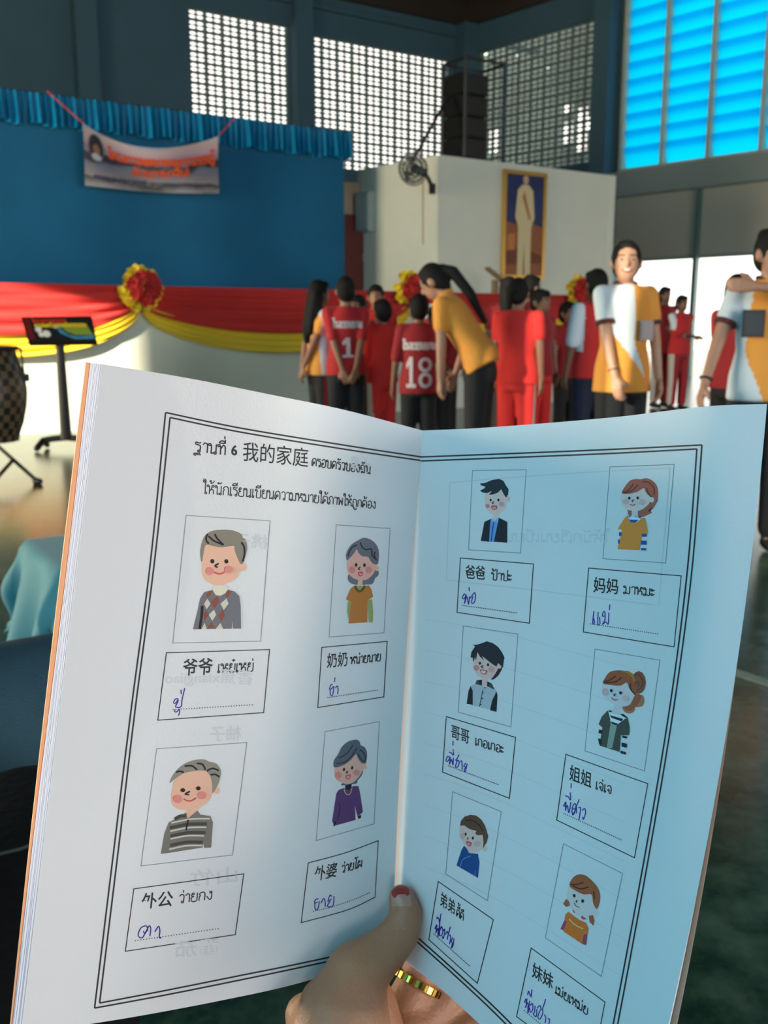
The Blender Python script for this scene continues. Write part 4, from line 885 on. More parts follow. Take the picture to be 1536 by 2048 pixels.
# ================================================================ neighbour's knee in blue jeans
nb = empty('person', at(-150, 2100, .9), 'seated neighbour whose bent knee in dark blue jeans shows at the far left', 'person')
M_jean = mat('dark_jeans', srgb(44, 84, 100), .85, noise=.25, nscale=8, bump=.3, bscale=300)
g = G()
chain(g, [(-420,1640,.85,230),(-150,1500,.98,190),(150,1390,1.15,135)]); chain(g, [(150,1390,1.15,135),(170,1700,1.45,95),(180,1990,1.75,60)])
chain(g, [(-500,1900,.85,240),(-200,1720,.98,190)])
blob('jeans_leg', g, .012, M_jean, nb, 6)
g = G(); g.cap(hp(185, 2010, 1.78)+V((0, 0, -.0)), .045, hp(215, 1985, 1.95), .04, 12); blob('shoe', g, .008, M_black, nb, 3)
g = G(); tx = V((-.82, .18, 0))  # upper body out of view, added to keep light from the left off the hand
g.loft([(tx+V((.0+.03*(z-.48), .06*(z-.48), z)), V((a, 0, 0)), V((0, b, 0))) for z, a, b in ((.46, .18, .15), (.6, .17, .135), (.8, .165, .125), (.95, .175, .12), (1.05, .15, .10), (1.11, .075, .07))])
for sg in (-1, 1): g.cap(tx+V((sg*.17, .03, 1.03)), .062, tx+V((sg*.21, .08, .80)), .052); g.cap(tx+V((sg*.21, .08, .80)), .05, tx+V((sg*.10, .34, .68)), .04)
blob('shirt', g, .012, mat('neighbour_shirt', srgb(70, 60, 70), .8), nb, 4)
g = G(); hc_ = tx+V((.03, .05, 1.27)); g.ell(hc_, .074, .09, .105); g.ell(hc_+V((0, .03, -.045)), .054, .058, .066); g.cap(tx+V((.02, .03, 1.08)), .052, hc_-V((0, 0, .06)), .05); g.ell(hc_+V((0, .09, -.012)), .012, .016, .02)
g.loft([(tx+V((0, .02, z)), V((a, 0, 0)), V((0, b, 0))) for z, a, b in ((.5, .14, .11), (.8, .13, .10), (1.0, .13, .09), (1.1, .06, .05))])
for sg in (-1, 1):
    g.cap(tx+V((0, .02, 1.02)), .05, tx+V((sg*.17, .03, 1.03)), .045); g.cap(tx+V((sg*.17, .03, 1.03)), .045, tx+V((sg*.21, .08, .80)), .038); g.cap(tx+V((sg*.21, .08, .80)), .038, tx+V((sg*.09, .36, .675)), .027)
    p_ = tx+V((sg*.09, .36, .675)); d_ = V((-sg*.3, .9, -.2)).normalized()
    for q in (-1.5, -.5, .5, 1.5): a_ = p_+V((q*.014, 0, 0)); g.cap(a_, .015, a_+d_*.07, .013, 8); g.cap(a_+d_*.07, .0095, a_+d_*(.12+.01*(1.5-abs(q)))+V((0, 0, -.015)), .008, 7)
    g.cap(p_+d_*.02, .014, p_+d_*.07+V((-sg*.045, 0, 0)), .010, 7)
blob('body', g, .007, mat('skin_neighbour', srgb(170, 120, 92), .5), nb, 3)
g = G(); g.ell(hc_+V((0, -.02, .022)), .084, .092, .104); g.ell(hc_+V((0, -.045, -.01)), .078, .07, .085); blob('hair', g, .009, mat('dark_hair_neighbour', (.01, .009, .009), .7), nb, 3)
# ================================================================ low table under a pale blue cloth
tc = onplane(135, 1175, V((0, 2.1, .4)), V((0, 1, 0)))
zt = .52; p_l = onplane(50, 1094, V((0, 0, zt)), V((0, 0, 1))); p_r = onplane(150, 1082, V((0, 0, zt)), V((0, 0, 1)))
ux = (p_r-p_l); ux.z = 0; ux.normalize(); uy = V((-ux.y, ux.x, 0))
tb = empty('low_table', p_l+ux*.33-uy*.12-V((0, 0, zt)), 'low table beside the booklet, mostly hidden by its pale blue cloth', 'table')
tcn = p_l+ux*.34-uy*.12
G().box(tcn-V((0, 0, .012)), .62, .34, .02, ux).out('tabletop', mat('table_wood', srgb(150, 120, 80), .5), tb)
for i in (-1, 1):
    for j in (-1, 1): G().rod(tcn+ux*(i*.27)+uy*(j*.13)-V((0, 0, zt)), .013, tcn+ux*(i*.27)+uy*(j*.13)-V((0, 0, .02)), .016).out('leg', M_metal, tb)
def clo(u, v):
    x, y = (u-.5)*1.16, (v-.5)*.86; hx, hy = .32, .18
    ex, ey = max(abs(x)-hx, 0), max(abs(y)-hy, 0); d = math.hypot(ex, ey)
    sx, sy = (1 if x > 0 else -1), (1 if y > 0 else -1)
    t = math.atan2(ey, ex) if d > 0 else 0
    rad = min(d, .03)*.7; drop = max(0, d-.008)
    fl = .045*d/.25
    wv = .35*d*sin(x*26)*(1 if ey > 0 else 0)*.4+.3*d*sin(y*30)*(1 if ex > 0 else 0)*.4
    X = max(-hx, min(hx, x))+sx*(rad+fl+wv)*(cos(t) if d > 0 else 0)*(ex > 0); Y = max(-hy, min(hy, y))+sy*(rad+fl+wv)*(sin(t) if d > 0 else 0)*(ey > 0)
    return tcn+ux*X+uy*Y+V((0, 0, .006-drop*.97))
g = G(); g.grid(clo, 90, 70); o = g.out('tablecloth', mat('pale_blue_cloth', srgb(72, 140, 148), .75, sheen=.2), None, True); tag(o, 'pale blue cloth draped over the low table at the left edge', 'tablecloth')
# ================================================================ swags and rosettes along the stage front
rs = [stg(x) for x in (-330, 280, 818, 1152)]
def swag(name, sa, sb_, d0a, d0b, d1a, d1b, m, off, label, cat_):
    def f(u, v):
        s = sa+(sb_-sa)*u; q = 4*u*(1-u); q = q**.62
        top = d0a+(d0b-d0a)*q; bot = d1a+(d1b-d1a)*q; d = top+(bot-top)*v
        return PS+U1*s+N1*(off+.03*abs(sin(v*pi*3.5+u*1.2))+.012*sin(v*26+3*sin(u*4))+.05*q*v)+V((0, 0, ZL+.03-d))
    g = G(); g.grid(f, 70, 36); return g.out(name, m, label, True)
nm = ('left of the left rosette', 'between the left and middle rosettes', 'right of the middle rosette')
for i in range(3):
    a, b = rs[i], rs[i+1]; k = .8 if i == 2 else 1
    e = empty('stage_swag', PS+U1*((a+b)/2)+V((0, 0, ZL)), 'red over yellow cloth swag along the stage lip, '+nm[i], 'swag', 'cloth swags along the stage')
    swag('red_cloth', a+.02, b-.02, 0, 0, .20, .50*k, M_red, .02, e, 0)
    swag('yellow_cloth', a+.02, b-.02, .12, .46*k, .30, .72*k, M_yel, .012, e, 0)
def rosette(c, R_, label, seed):
    random.seed(seed); e = empty('rosette', c, label, 'rosette', None)
    for nme, m, r0, r1, n, dep in (('outer_frill', M_yel, .55, 1.0, 70, .0), ('centre_frill', M_red, 0, .72, 110, .06)):
        g = G()
        for i in range(n):
            t = random.uniform(0, 2*pi); rad = R_*math.sqrt(random.uniform(r0*r0, r1*r1)); h = dep+.03+(.09 if nme[0] == 'c' else .05)*(1-(rad/R_)**2)
            d = U1*cos(t)+V((0, 0, 1))*sin(t); tng = U1*-sin(t)+V((0, 0, 1))*cos(t)
            p = c+d*rad+N1*h; s = R_*random.uniform(.16, .26); nn = (N1+d*random.uniform(-.2, .9)+tng*random.uniform(-.6, .6)).normalized(); a = nn.orthogonal().normalized(); b = nn.cross(a)
            ps = [p]+[p+(a*cos(k*pi/4)+b*sin(k*pi/4))*s*random.uniform(.7, 1.1)+nn*s*random.uniform(.1, .7) for k in range(8)]
            g.add(ps, [(0, 1+k, 1+(k+1) % 8) for k in range(8)])
        g.out(nme, m, e)
    g = G(); g.rod(c+N1*0, R_*.5, c+N1*.05, R_*.45); g.out('backing', M_yel, e)
rosette(onplane(279, 577, PS+N1*.1, N1), .21, 'yellow and red cloth rosette on the left part of the stage front', 1)
rosette(onplane(816, 579, PS+N1*.1, N1), .20, 'yellow and red cloth rosette behind the group of children', 2)
rosette(onplane(1153, 584, PS+N1*.1, N1), .22, 'yellow and red cloth rosette at the right end of the stage', 3)
# ================================================================ line-array speaker in a frame on the side room
base = onplane(930, 312, PW-N1*.35, N1); base.z = zt0
ls = empty('speaker_tower', base, 'tall black loudspeaker standing in a tube frame above the white side room', 'loudspeaker')
zs = onplane(930, 152, PW-N1*.35, N1).z; zf = onplane(940, 128, PW-N1*.35, N1).z
wv_ = (onplane(962, 230, PW-N1*.35, N1)-onplane(900, 230, PW-N1*.35, N1)).length
hs_ = (zs-base.z-.03)/4
for k in range(4):
    c = base+V((0, 0, .03+hs_*(k+.5))); d = G(); d.box(c, wv_*.86, .36, hs_*.95, U1); cab = d.out('cabinet', M_black, ls)
    g = G(); g.box(c+N1*.19, wv_*.78, .02, hs_*.82, U1); g.out('grille', mat('grille', (.02, .02, .02), .7), cab)
fr0 = base+U1*.14; hw = wv_*.62
for i in (-1, 1):
    for j in (-1, 1): G().rod(fr0+U1*(i*hw)+N1*(j*.26), .03, fr0+U1*(i*hw)+N1*(j*.26)+V((0, 0, zf-base.z)), .03, 8).out('frame_post', M_metal, ls)
for z_ in (zf-base.z,):
    for j in (-1, 1): G().rod(fr0-U1*hw+N1*(j*.26)+V((0, 0, z_)), .022, fr0+U1*hw+N1*(j*.26)+V((0, 0, z_)), .022, 8).out('frame_rail', M_metal, ls)
    for i in (-1, 1): G().rod(fr0+U1*(i*hw)-N1*.26+V((0, 0, z_)), .022, fr0+U1*(i*hw)+N1*.26+V((0, 0, z_)), .022, 8).out('frame_rail', M_metal, ls)
# sagging cable from the fan to the speaker
Pq = PW+N1*.3
q = [onplane(x, y, Pq-N1*(t*.6), N1) for x, y, t in ((824, 322, 0), (838, 300, .1), (858, 262, .4), (878, 226, .7), (898, 196, 1))]
o = G().tube(q, .022, 8).out('hanging_chain', M_metal); tag(o, 'dark chain slanting up from the wall fan to the loudspeaker', 'chain')
# ---- wall fan on the corner of the side room
fc = onplane(826, 338, PW+N1*.25, N1)
fan = empty('wall_fan', fc, 'black wall fan on the edge of the white side room, seen side on', 'fan')
fdir = (-U1*.75-V((0, 0, .25))+N1*.45).normalized(); fa = fdir.orthogonal().normalized(); fb = fdir.cross(fa); Rf = .21
g = G()
for r_, o_ in ((1, 0), (.8, .05), (.55, .08), (.25, .1), (.8, -.05), (.5, -.07)):
    ring = [fc+(fa*cos(t*pi/12)+fb*sin(t*pi/12))*Rf*r_+fdir*o_ for t in range(25)]; g.tube(ring, .007, 5)
for k in range(24):
    d = fa*cos(k*pi/12)+fb*sin(k*pi/12); g.tube([fc+d*Rf*.2+fdir*.1, fc+d*Rf*.8+fdir*.05, fc+d*Rf, fc+d*Rf*.8-fdir*.05, fc+d*Rf*.4-fdir*.08], .005, 4)
g.out('guard', M_metal, fan)
for k in range(3):
    g = G(); t = k*2*pi/3; d = fa*cos(t)+fb*sin(t); e_ = fdir.cross(d)
    g.add([fc+d*.03, fc+d*Rf*.8+e_*.07+fdir*.02, fc+d*Rf*.85+e_*.01, fc+d*Rf*.6-e_*.07-fdir*.02], [(0, 1, 2, 3)]); g.out('blade', mat('fan_blade', srgb(90, 96, 104), .4), fan)
fm = onplane(848, 345, PW+N1*.16, N1); G().cap(fc-fdir*.04, .06, fm, .05).out('motor', M_black, fan)
wl = onplane(862, 378, PW+N1*.02, N1); G().tube([fm, fm+(wl-fm)*.5+V((0, 0, .05)), wl+N1*.05], .028).out('bracket', M_black, fan)
G().box(wl+N1*.03, .07, .06, .14, U1).out('wall_plate', M_black, fan)
cw = [onplane(846, y, PW+N1*.03, N1) for y in (362, 420, 488)]
G().tube(cw, .009).out('pull_cord', mat('tan_cord', srgb(170, 140, 90), .7), fan)
# ---- grey box at the recess, framed portrait
bx = onplane(739, 425, C0+N2L*.0, N2L); u_ = U2
e = empty('electrical_box', bx, 'small grey electrical box on the wall left of the fan', 'box')
G().box(bx-N2L*.085, .30, .14, .56, U2).out('box_body', mat('grey_enamel', srgb(140, 158, 160), .4), e)
G().box(bx-N2L*.16, .26, .015, .5, U2).out('box_door', mat('grey_enamel2', srgb(156, 172, 172), .35), e)
pt = {k: onplane(*p, PW+N1*.03, N1) for k, p in dict(tl=(1012, 338), tr=(1091, 345), bl=(1003, 553), br=(1083, 553)).items()}
pw_ = ((pt['tr']-pt['tl']).length+(pt['br']-pt['bl']).length)/2; zt_, zb_ = pt['tl'].z-.03, pt['bl'].z; pc = (pt['tl']+pt['tr']+pt['bl']+pt['br'])/4; pc.z = (zt_+zb_)/2; ph = zt_-zb_
por = empty('framed_portrait', pc, 'tall gold-framed portrait of a standing figure in a cream uniform on the white wall', 'portrait')
fw_ = .055
for sx, sz_, dx, dz in ((fw_, ph, -pw_/2, 0), (fw_, ph, pw_/2, 0), (pw_+fw_, fw_, 0, ph/2), (pw_+fw_, fw_, 0, -ph/2)): G().box(pc+U1*dx+V((0, 0, dz)), sx, .05, sz_, U1).out('frame_bar', mat('gilt_frame', srgb(206, 160, 74), .35, metal=.5), por)
G().box(pc, pw_, .02, ph, U1).out('night_blue_print', mat('print_night', srgb(22, 44, 104), .5, noise=.5, nscale=3), por)
def flat(name, polys, parent, c, ax, az, nrm):
    g = G(); ms = []
    for k, (col, pts) in enumerate(polys):
        m = mat('print_%d_%d_%d' % col, srgb(*col), .6)
        if m not in ms: ms.append(m)
        g.cur = ms.index(m); vs, fs = polyfill([V((x, y, 0)) for x, y in pts], .2)
        g.add([c+ax*p.x+az*p.y+nrm*(.0015*(k+1)) for p in vs], fs)
    return g.out(name, ms, parent)
Z1 = V((0, 0, 1)); hw_, hh_ = pw_/2-.03, ph/2-.03
flat('printed_figure', [((150,84,48), [(-hw_,-hh_),(hw_,-hh_),(hw_,-hh_*.02),(hw_*.3,.05),(-hw_*.3,0),(-hw_,.05)]), ((110,52,30), [(-hw_,-hh_*.55),(-hw_*.2,-hh_*.4),(hw_,-hh_*.6),(hw_,-hh_*.75),(-hw_,-hh_*.8)]), ((196,120,60), [(-hw_*.9,-hh_*.2),(-hw_*.5,-hh_*.15),(-hw_*.5,-hh_*.5),(-hw_*.9,-hh_*.5)]),
  ((216,196,150), [(-.15,.50),(-.06,.58),(.06,.58),(.15,.50),(.19,.12),(.13,-.02),(.13,-.85),(.02,-.85),(0,-.2),(-.02,-.85),(-.13,-.85),(-.13,-.02),(-.19,.12)]),
  ((176,120,60), [(-.02,.5),(.05,.3),(.12,.1),(.08,.08),(-.06,.4)]), ((206,160,130), [(.055*cos(t*pi/6), .66+.08*sin(t*pi/6)) for t in range(12)]), ((40,30,30), [(-.055,.69),(-.045,.75),(0,.765),(.045,.75),(.055,.69),(0,.715)])], por, pc+N1*.012, U1, Z1, N1)
# small white stair rail / lectern top poking above the swag
q0, q1 = onplane(974, 536, PS-N1*.6, N1), onplane(1004, 560, PS-N1*.6, N1)
o = G().box((q0+q1)/2, (q1-q0).length, .1, .035, (q1-q0)).out('hand_rail', mat('rail_wood', srgb(150, 120, 90), .5)); tag(o, 'short slanting wooden rail on the stage below the portrait', 'rail')
po = q1*.0+onplane(990, 560, PS-N1*.6, N1); G().box(V((po.x, po.y, (ZL+po.z)/2)), .07, .07, max(.1, po.z-ZL), U1).out('post', MATS['rail_wood'], o)
# ================================================================ information stand in front of the stage
sY = 8.35
b0_ = V((xat(134, sY, 0), sY, 0)); tp = at(120, 684, 1); 
ztp = zat(682, sY)
top_c = V((xat(119, sY, ztp), sY, ztp))
st = empty('sign_stand', b0_, 'black display stand with a small tilted colour panel in front of the white stage', 'stand')
G().rod(b0_+V((0, 0, .09)), .05, top_c, .036, 14).out('pole', M_black, st)
g = G()
for sx in (-1, 1):
    g.tube([b0_+V((0, 0, .11)), b0_+V((sx*.12, -.01, .10)), b0_+V((sx*.20, -.02, .085)), b0_+V((sx*.215, -.14, .03))], .03, 10)
    g.tube([b0_+V((sx*.20, -.02, .085)), b0_+V((sx*.215, .12, .03))], .028, 10)
blob('base', g, .01, M_black, st, 2)
tl, tr, br_, bl = [V((xat(x, Y, zat(y, Y)), Y, zat(y, Y))) for x, y, Y in ((42, 634, sY+.16), (183, 632, sY+.16), (193, 681, sY-.10), (56, 683, sY-.10))]
pn = ((tr-tl).cross(bl-tl)).normalized(); pn = pn if pn.dot(CAM-tl) > 0 else -pn
g = G(); vs = [tl, tr, br_, bl]; vs = vs+[p-pn*.05 for p in vs]; g.add(vs, [(0, 1, 2, 3), (7, 6, 5, 4), (0, 4, 5, 1), (1, 5, 6, 2), (2, 6, 7, 3), (3, 7, 4, 0)]); g.out('panel', M_black, st)
def onpan(u, v): return tl.lerp(tr, u).lerp(bl.lerp(br_, u), v)
g = G(); ms = []
def pp(col, pts, k):
    m = mat('print_%d_%d_%d' % col, srgb(*col), .35)
    if m not in ms: ms.append(m)
    g.cur = ms.index(m); vs, fs = polyfill([V((x, y, 0)) for x, y in pts], .2); g.add([onpan(p.x, p.y)+pn*(.001*k) for p in vs], fs)
pp((22,26,34), [(.03,.04),(.97,.04),(.98,.94),(.03,.94)], 1); pp((96,24,24), [(.03,.04),(.10,.04),(.12,.94),(.03,.94)], 2)
pp((62,128,170), [(.45,.3),(.6,.75),(.75,.84),(.98,.78),(.98,.94),(.7,.94),(.5,.7)], 3); pp((122,142,52), [(.5,.3),(.9,.35),(.97,.78),(.72,.78),(.6,.65)], 4)
for cx, cy, r_ in ((.2,.55,.05),(.3,.72,.06),(.22,.75,.04),(.45,.45,.025)): pp((214,214,206), [(cx+r_*cos(t*pi/4), cy+r_*2.4*sin(t*pi/4)) for t in range(8)], 5)
g.out('printed_picture', ms, st)
def pantext(s, x0, x1, yb, h, col, wd, k):
    ls, Wd = thai(s); g = G(); m = mat('print_%d_%d_%d' % col, srgb(*col), .4)
    for l in ls:
        vs, fs = ribbon([V((x0+(x1-x0)*p.x/Wd, yb-p.y*h, 0)) for p in smooth(l, .2)], wd); g.add([onpan(p.x, p.y)+pn*(.001*k) for p in vs], fs)
    g.out('printed_text', m, st)
pantext('โครงการพฐนา', .14, .62, .26, .13, (206,50,36), .016, 6); pantext('ครอบครัวของฉันกบรยน', .16, .9, .46, .14, (224,190,40), .018, 6)
# ================================================================ conga drum on an X stand at the left edge
dY = 6.3; dz1, dz0 = zat(697, dY), zat(882, dY); dxc = xat(-38, dY, .9); rt_ = (xat(30, dY, dz1)-dxc)
dr_ = empty('conga_drum', V((dxc, dY, 0)), 'tall checkered dark drum on folding legs at the left edge', 'drum')
def drum_mat():
    m = bpy.data.materials.new('checker_shell'); m.use_nodes = True; nt = m.node_tree; b = nt.nodes['Principled BSDF']; uv = nt.nodes.new('ShaderNodeUVMap'); ck = nt.nodes.new('ShaderNodeTexChecker'); ck.inputs['Scale'].default_value = 1
    ck.inputs[1].default_value = (*srgb(98, 84, 60), 1); ck.inputs[2].default_value = (*srgb(26, 24, 22), 1); nt.links.new(uv.outputs[0], ck.inputs[0]); nt.links.new(ck.outputs[0], b.inputs['Base Color']); b.inputs['Roughness'].default_value = .4; return m
prof = [(0, .78), (.06, .80), (.2, .93), (.4, 1.04), (.55, 1.07), (.7, 1.03), (.85, .93), (1, .82)]
g = G(); nn_ = 68; nz_ = 26
def pr(t):
    for (a, ra), (b, rb) in zip(prof, prof[1:]):
        if t <= b: return ra+(rb-ra)*(t-a)/(b-a)
    return prof[-1][1]
g.grid(lambda u, v: V((dxc+rt_*1.12*pr(v)*cos(2*pi*u), dY+rt_*1.12*pr(v)*sin(2*pi*u), dz0+(dz1-dz0)*v)), nn_, nz_)
me = g.mesh('shell', drum_mat(), True); ul = me.uv_layers.new(name='UVMap')
for p in me.polygons:
    for li in p.loop_indices:
        vi = me.loops[li].vertex_index; u = (vi % (nn_+1))/nn_; 
        if u == 0 and p.loop_indices[0] is not None and any((me.loops[l].vertex_index % (nn_+1))/nn_ > .9 for l in p.loop_indices): u = 1
        ul.data[li].uv = (u*34, (vi//(nn_+1))/nz_*13)
mkobj('shell', me, dr_)
G().rod(V((dxc, dY, dz1-.005)), rt_*.95, V((dxc, dY, dz1+.012)), rt_*.93, 40).out('drum_head', mat('drum_skin', srgb(150, 140, 120), .6), dr_)
g = G(); g.tube([V((dxc+rt_*1.0*cos(t*pi/18), dY+rt_*1.0*sin(t*pi/18), dz1)) for t in range(37)], .014, 8); g.out('rim', M_metal, dr_)
for k in range(6):
    t = k*pi/3+.12; d = V((cos(t), sin(t), 0)); c = V((dxc, dY, dz1))+d*rt_*1.03; G().tube([c+d*.02, c+d*.03-V((0, 0, .18))], .008).out('tuning_rod', M_metal, dr_)
    G().box(c+d*.035-V((0, 0, .19)), .05, .03, .05, d).out('lug', M_metal, dr_)
f0 = onfloor(75, 968); f1 = onfloor(-40, 1000); f0 = V((f0.x, f0.y, .02)); hh0 = V((dxc-.1, dY, dz0-.02)); hh1 = V((dxc+.06, dY, dz0-.01))
G().tube([V((xat(-20, f0.y+.2, zat(878, f0.y+.2)), f0.y+.2, zat(878, f0.y+.2))), f0], .014).out('leg', M_metal, dr_)
G().tube([V((xat(26, f0.y+.1, zat(920, f0.y+.1)), f0.y+.1, zat(920, f0.y+.1))), V((f1.x, f1.y, .02))], .014).out('leg', M_metal, dr_)
G().tube([hh0, V((dxc-.45, dY+.3, .02))], .014).out('leg', M_metal, dr_)
G().cap(f0+V((-.01, 0, 0)), .026, f0+V((.02, -.01, 0)), .022).out('rubber_foot', M_black, dr_)

# ================================================================ lettering and emblem on the banner
def banner_ink(name, parts):
    g = G(); ms = []
    for k, (vs, fs, m) in enumerate(parts):
        if m not in ms: ms.append(m)
        g.cur = ms.index(m); g.add([ban(p.x, p.y)+N1*(.006+.001*(k % 6)) for p in vs], fs)
    return g.out(name, ms, ban_e)
M_or = mat('orange_lettering', srgb(232, 84, 24), .6)
def btext(t, u0, u1, v0, v1, h, wd, m):
    ls, Wd = thai(t); out = []
    for l in ls:
        q = smooth(l, .15); vs, fs = ribbon([V((u0+(u1-u0)*p.x/Wd, (v0+(v1-v0)*p.x/Wd+p.y*h)/2.05, 0)) for p in q], wd); out.append(([V((p.x, p.y*2.05, 0)) for p in vs], fs, m))
    return out
banner_ink('banner_lettering', btext('โครงการพฒนาทกษะการเรยนรู้'.replace('ฒ', 'ณ'), .17, .97, .60, .57, .15, .016, M_or)+btext('ด้านภาษาจีน)', .34, .76, .33, .36, .13, .016, M_or))
(lambda o: o.__setitem__('kind', 'stuff'))(banner_ink('banner_small_lettering', btext('คณะครูกลุ่มสาระการเรยนรู้', .06, .44, .15, .17, .06, .007, mat('dark_lettering', srgb(60, 58, 96), .6))+btext('ภาษาต่างประเทศ', .48, .94, .16, .12, .06, .007, MATS['dark_lettering'])))
ov = lambda cx, cy, rx, ry: polyfill([V((cx+rx*cos(t*pi/12), cy+ry*sin(t*pi/12), 0)) for t in range(24)], .02)
banner_ink('banner_oval_photo', [ov(.085, .68, .055, .25)+(mat('print_96_96_104', srgb(96, 96, 104)),), ov(.085, .69, .046, .215)+(mat('print_40_36_44', srgb(40, 36, 44)),), ov(.085, .66, .024, .10)+(mat('print_150_104_84', srgb(150, 104, 84)),), ov(.085, .53, .034, .06)+(mat('print_190_186_196', srgb(190, 186, 196)),)])
# ================================================================ people
def skin(c): return mat('skin_%d_%d_%d' % c, srgb(*c), .5)
M_hair = mat('black_hair', (.008, .007, .007), .75, spec=.25, bump=.3, bscale=200)
M_shoe = mat('dark_shoe', (.02, .02, .022), .5); M_eye = mat('eye_dark', (.02, .015, .012), .3); M_white_eye = mat('eye_white', (.45, .42, .38), .3)
M_lip = mat('lip', srgb(150, 74, 66), .4); M_teeth = mat('teeth', srgb(230, 226, 214), .3)
def cm(name, c, **k): return mat(name, srgb(*c), .8, sheen=.1, bump=.15, bscale=60, **k)
ORG = cm('orange_polo', (238, 158, 62)); WHT = cm('white_polo_panel', (214, 222, 228)); MAR = cm('maroon_collar', (84, 34, 34))
RED = cm('red_jersey', (192, 34, 38)); REDB = cm('bright_red_tracksuit', (222, 44, 40)); DRED = cm('dark_red_jersey', (158, 26, 34)); NAVY = cm('navy_trousers', (30, 34, 58)); BLKT = cm('black_cloth', (22, 22, 26)); LIME = cm('lime_bag', (110, 200, 60))
def ik(s, t, l1, l2, pole):
    d = t-s; L = min(d.length, (l1+l2)*.999); t = s+d.normalized()*L; d = d.normalized()
    a = (l1*l1-l2*l2+L*L)/(2*L); h = math.sqrt(max(l1*l1-a*a, 0)); p = V(pole); p = (p-d*p.dot(d)); p = p.normalized() if p.length > 1e-5 else d.orthogonal()
    return s+d*a+p*h, t
def person(px, Y, ytop, yaw, label, shirt, trousers, hair='short', sk=(150, 104, 80), lean=0, armL=None, armR=None, H=None, kid=0, nod=0, turn=0, face=1, shirtfn=None, shirtms=None, trfn=None, trms=None, sleeve=.55, group=None,
           hem=.84, stance=.09, collar=None, poleL=(-.6, -1, -.3), poleR=(.6, -1, -.3), vox=.009, curl=.6, widen=1.0, cuff=None):
    H = H or zat(ytop, Y); k = H/1.7; hs = 1+.22*kid; x0 = xat(px, Y, H*.5)
    M = Matrix.Translation((x0, Y, 0)) @ Matrix.Rotation(yaw*pi/180, 4, 'Z') @ Matrix.Scale(k, 4)
    Lm = Matrix.Translation((0, 0, .95)) @ Matrix.Rotation(-lean*pi/180, 4, 'X') @ Matrix.Translation((0, 0, -.95))
    def B(p): return M @ V(p)                      # lower body
    def T(p): return M @ (Lm @ V(p))              # upper body, leaning
    e = empty('person', (x0, Y, 0), label, 'person', group)
    hc = V((0, .01, 1.7-.118*hs)); nb_ = V((0, -.012, 1.46))
    hr = Matrix.Translation(nb_) @ Matrix.Rotation(turn*pi/180, 4, 'Z') @ Matrix.Rotation(-nod*pi/180, 4, 'X') @ Matrix.Translation(-nb_)
    def Hd(p): return T(hr @ V(p))
    def Hs(dx, dy, dz): return Hd((hc.x+dx*hs, hc.y+dy*hs, hc.z+dz*hs))
    R3 = (M @ Lm @ hr).to_3x3(); T3 = (M @ Lm).to_3x3(); B3 = M.to_3x3()
    S = lambda r: r*k
    ax, ay = T3 @ V((1, 0, 0)), T3 @ V((0, 1, 0)); bx_, by_ = B3 @ V((1, 0, 0)), B3 @ V((0, 1, 0))
    shw = .165*(1-.06*kid)*widen
    arms = []
    for sgn, tgt, pole in ((-1, armL, poleL), (1, armR, poleR)):
        s = V((sgn*shw, 0, 1.385)); t = V(tgt) if tgt else V((sgn*(shw+.06), .04, .86)); el, wr = ik(s, t, .27, .245, pole); arms.append((sgn, s, el, wr))
    # --- one continuous body
    g = G()
    g.ell(Hs(0, -.012, .012), .074*hs, .090*hs, .103*hs, R3); g.ell(Hs(0, .022, -.045), .054*hs, .058*hs, .066*hs, R3)
    g.ell(Hs(0, .088, -.012), .012*hs, .016*hs, .020*hs, R3); g.ell(Hs(0, .076, .01), .008*hs, .012*hs, .03*hs, R3)
    for sg in (-1, 1): g.ell(Hs(sg*.076, -.012, -.005), .012*hs, .022*hs, .032*hs, R3)
    g.cap(T((0, -.012, 1.40)), S(.052), Hs(0, -.015, -.06), S(.050*hs**.5))
    g.loft([(T((0, 0, z)), ax*a*widen, ay*b) for z, a, b in ((.90, .13, .09), (1.05, .12, .085), (1.2, .135, .09), (1.34, .15, .085), (1.42, .09, .06))])
    g.loft([(B((0, 0, z)), bx_*a*widen, by_*b) for z, a, b in ((.80, .12, .09), (.9, .135, .095), (.97, .12, .085))])
    for sgn, s, el, wr in arms:
        s_, e_, w_ = T(s), T(el), T(wr)
        g.cap(T((0, 0, 1.38)), S(.05), s_, S(.05)); g.cap(s_, S(.047), e_, S(.036)); g.cap(e_, S(.037), w_, S(.024))
        d = (w_-e_).normalized(); inn = (T((0, .05, wr.z))-w_); inn = inn-d*inn.dot(d); inn = inn.normalized() if inn.length > 1e-6 else ax
        fwd = d.cross(inn)*(1 if sgn > 0 else -1)
        if fwd.dot(ay) < 0: fwd = -fwd
        p1 = w_+d*S(.075)
        for q in (-1.5, -.5, .5, 1.5): g.cap(w_+fwd*S(.006*q), S(.017), p1+fwd*S(.017*q), S(.014), 8)
        for q, Lf in ((-1.5, .045), (-.5, .058), (.5, .062), (1.5, .055)):
            a = p1+fwd*S(.018*q); b = a+(d+inn*curl*.5).normalized()*S(Lf*.6); c_ = b+(d+inn*curl*1.5).normalized()*S(Lf*.6)
            g.cap(a, S(.0105), b, S(.0098), 7); g.cap(b, S(.0098), c_, S(.0085), 7)
        a = w_+d*S(.02)+fwd*S(.018); b = a+(fwd*.9+d*.8+inn*.4).normalized()*S(.045); g.cap(a, S(.014), b, S(.012), 7); g.cap(b, S(.012), b+(d+fwd*.2+inn*.3).normalized()*S(.03), S(.0095), 7)
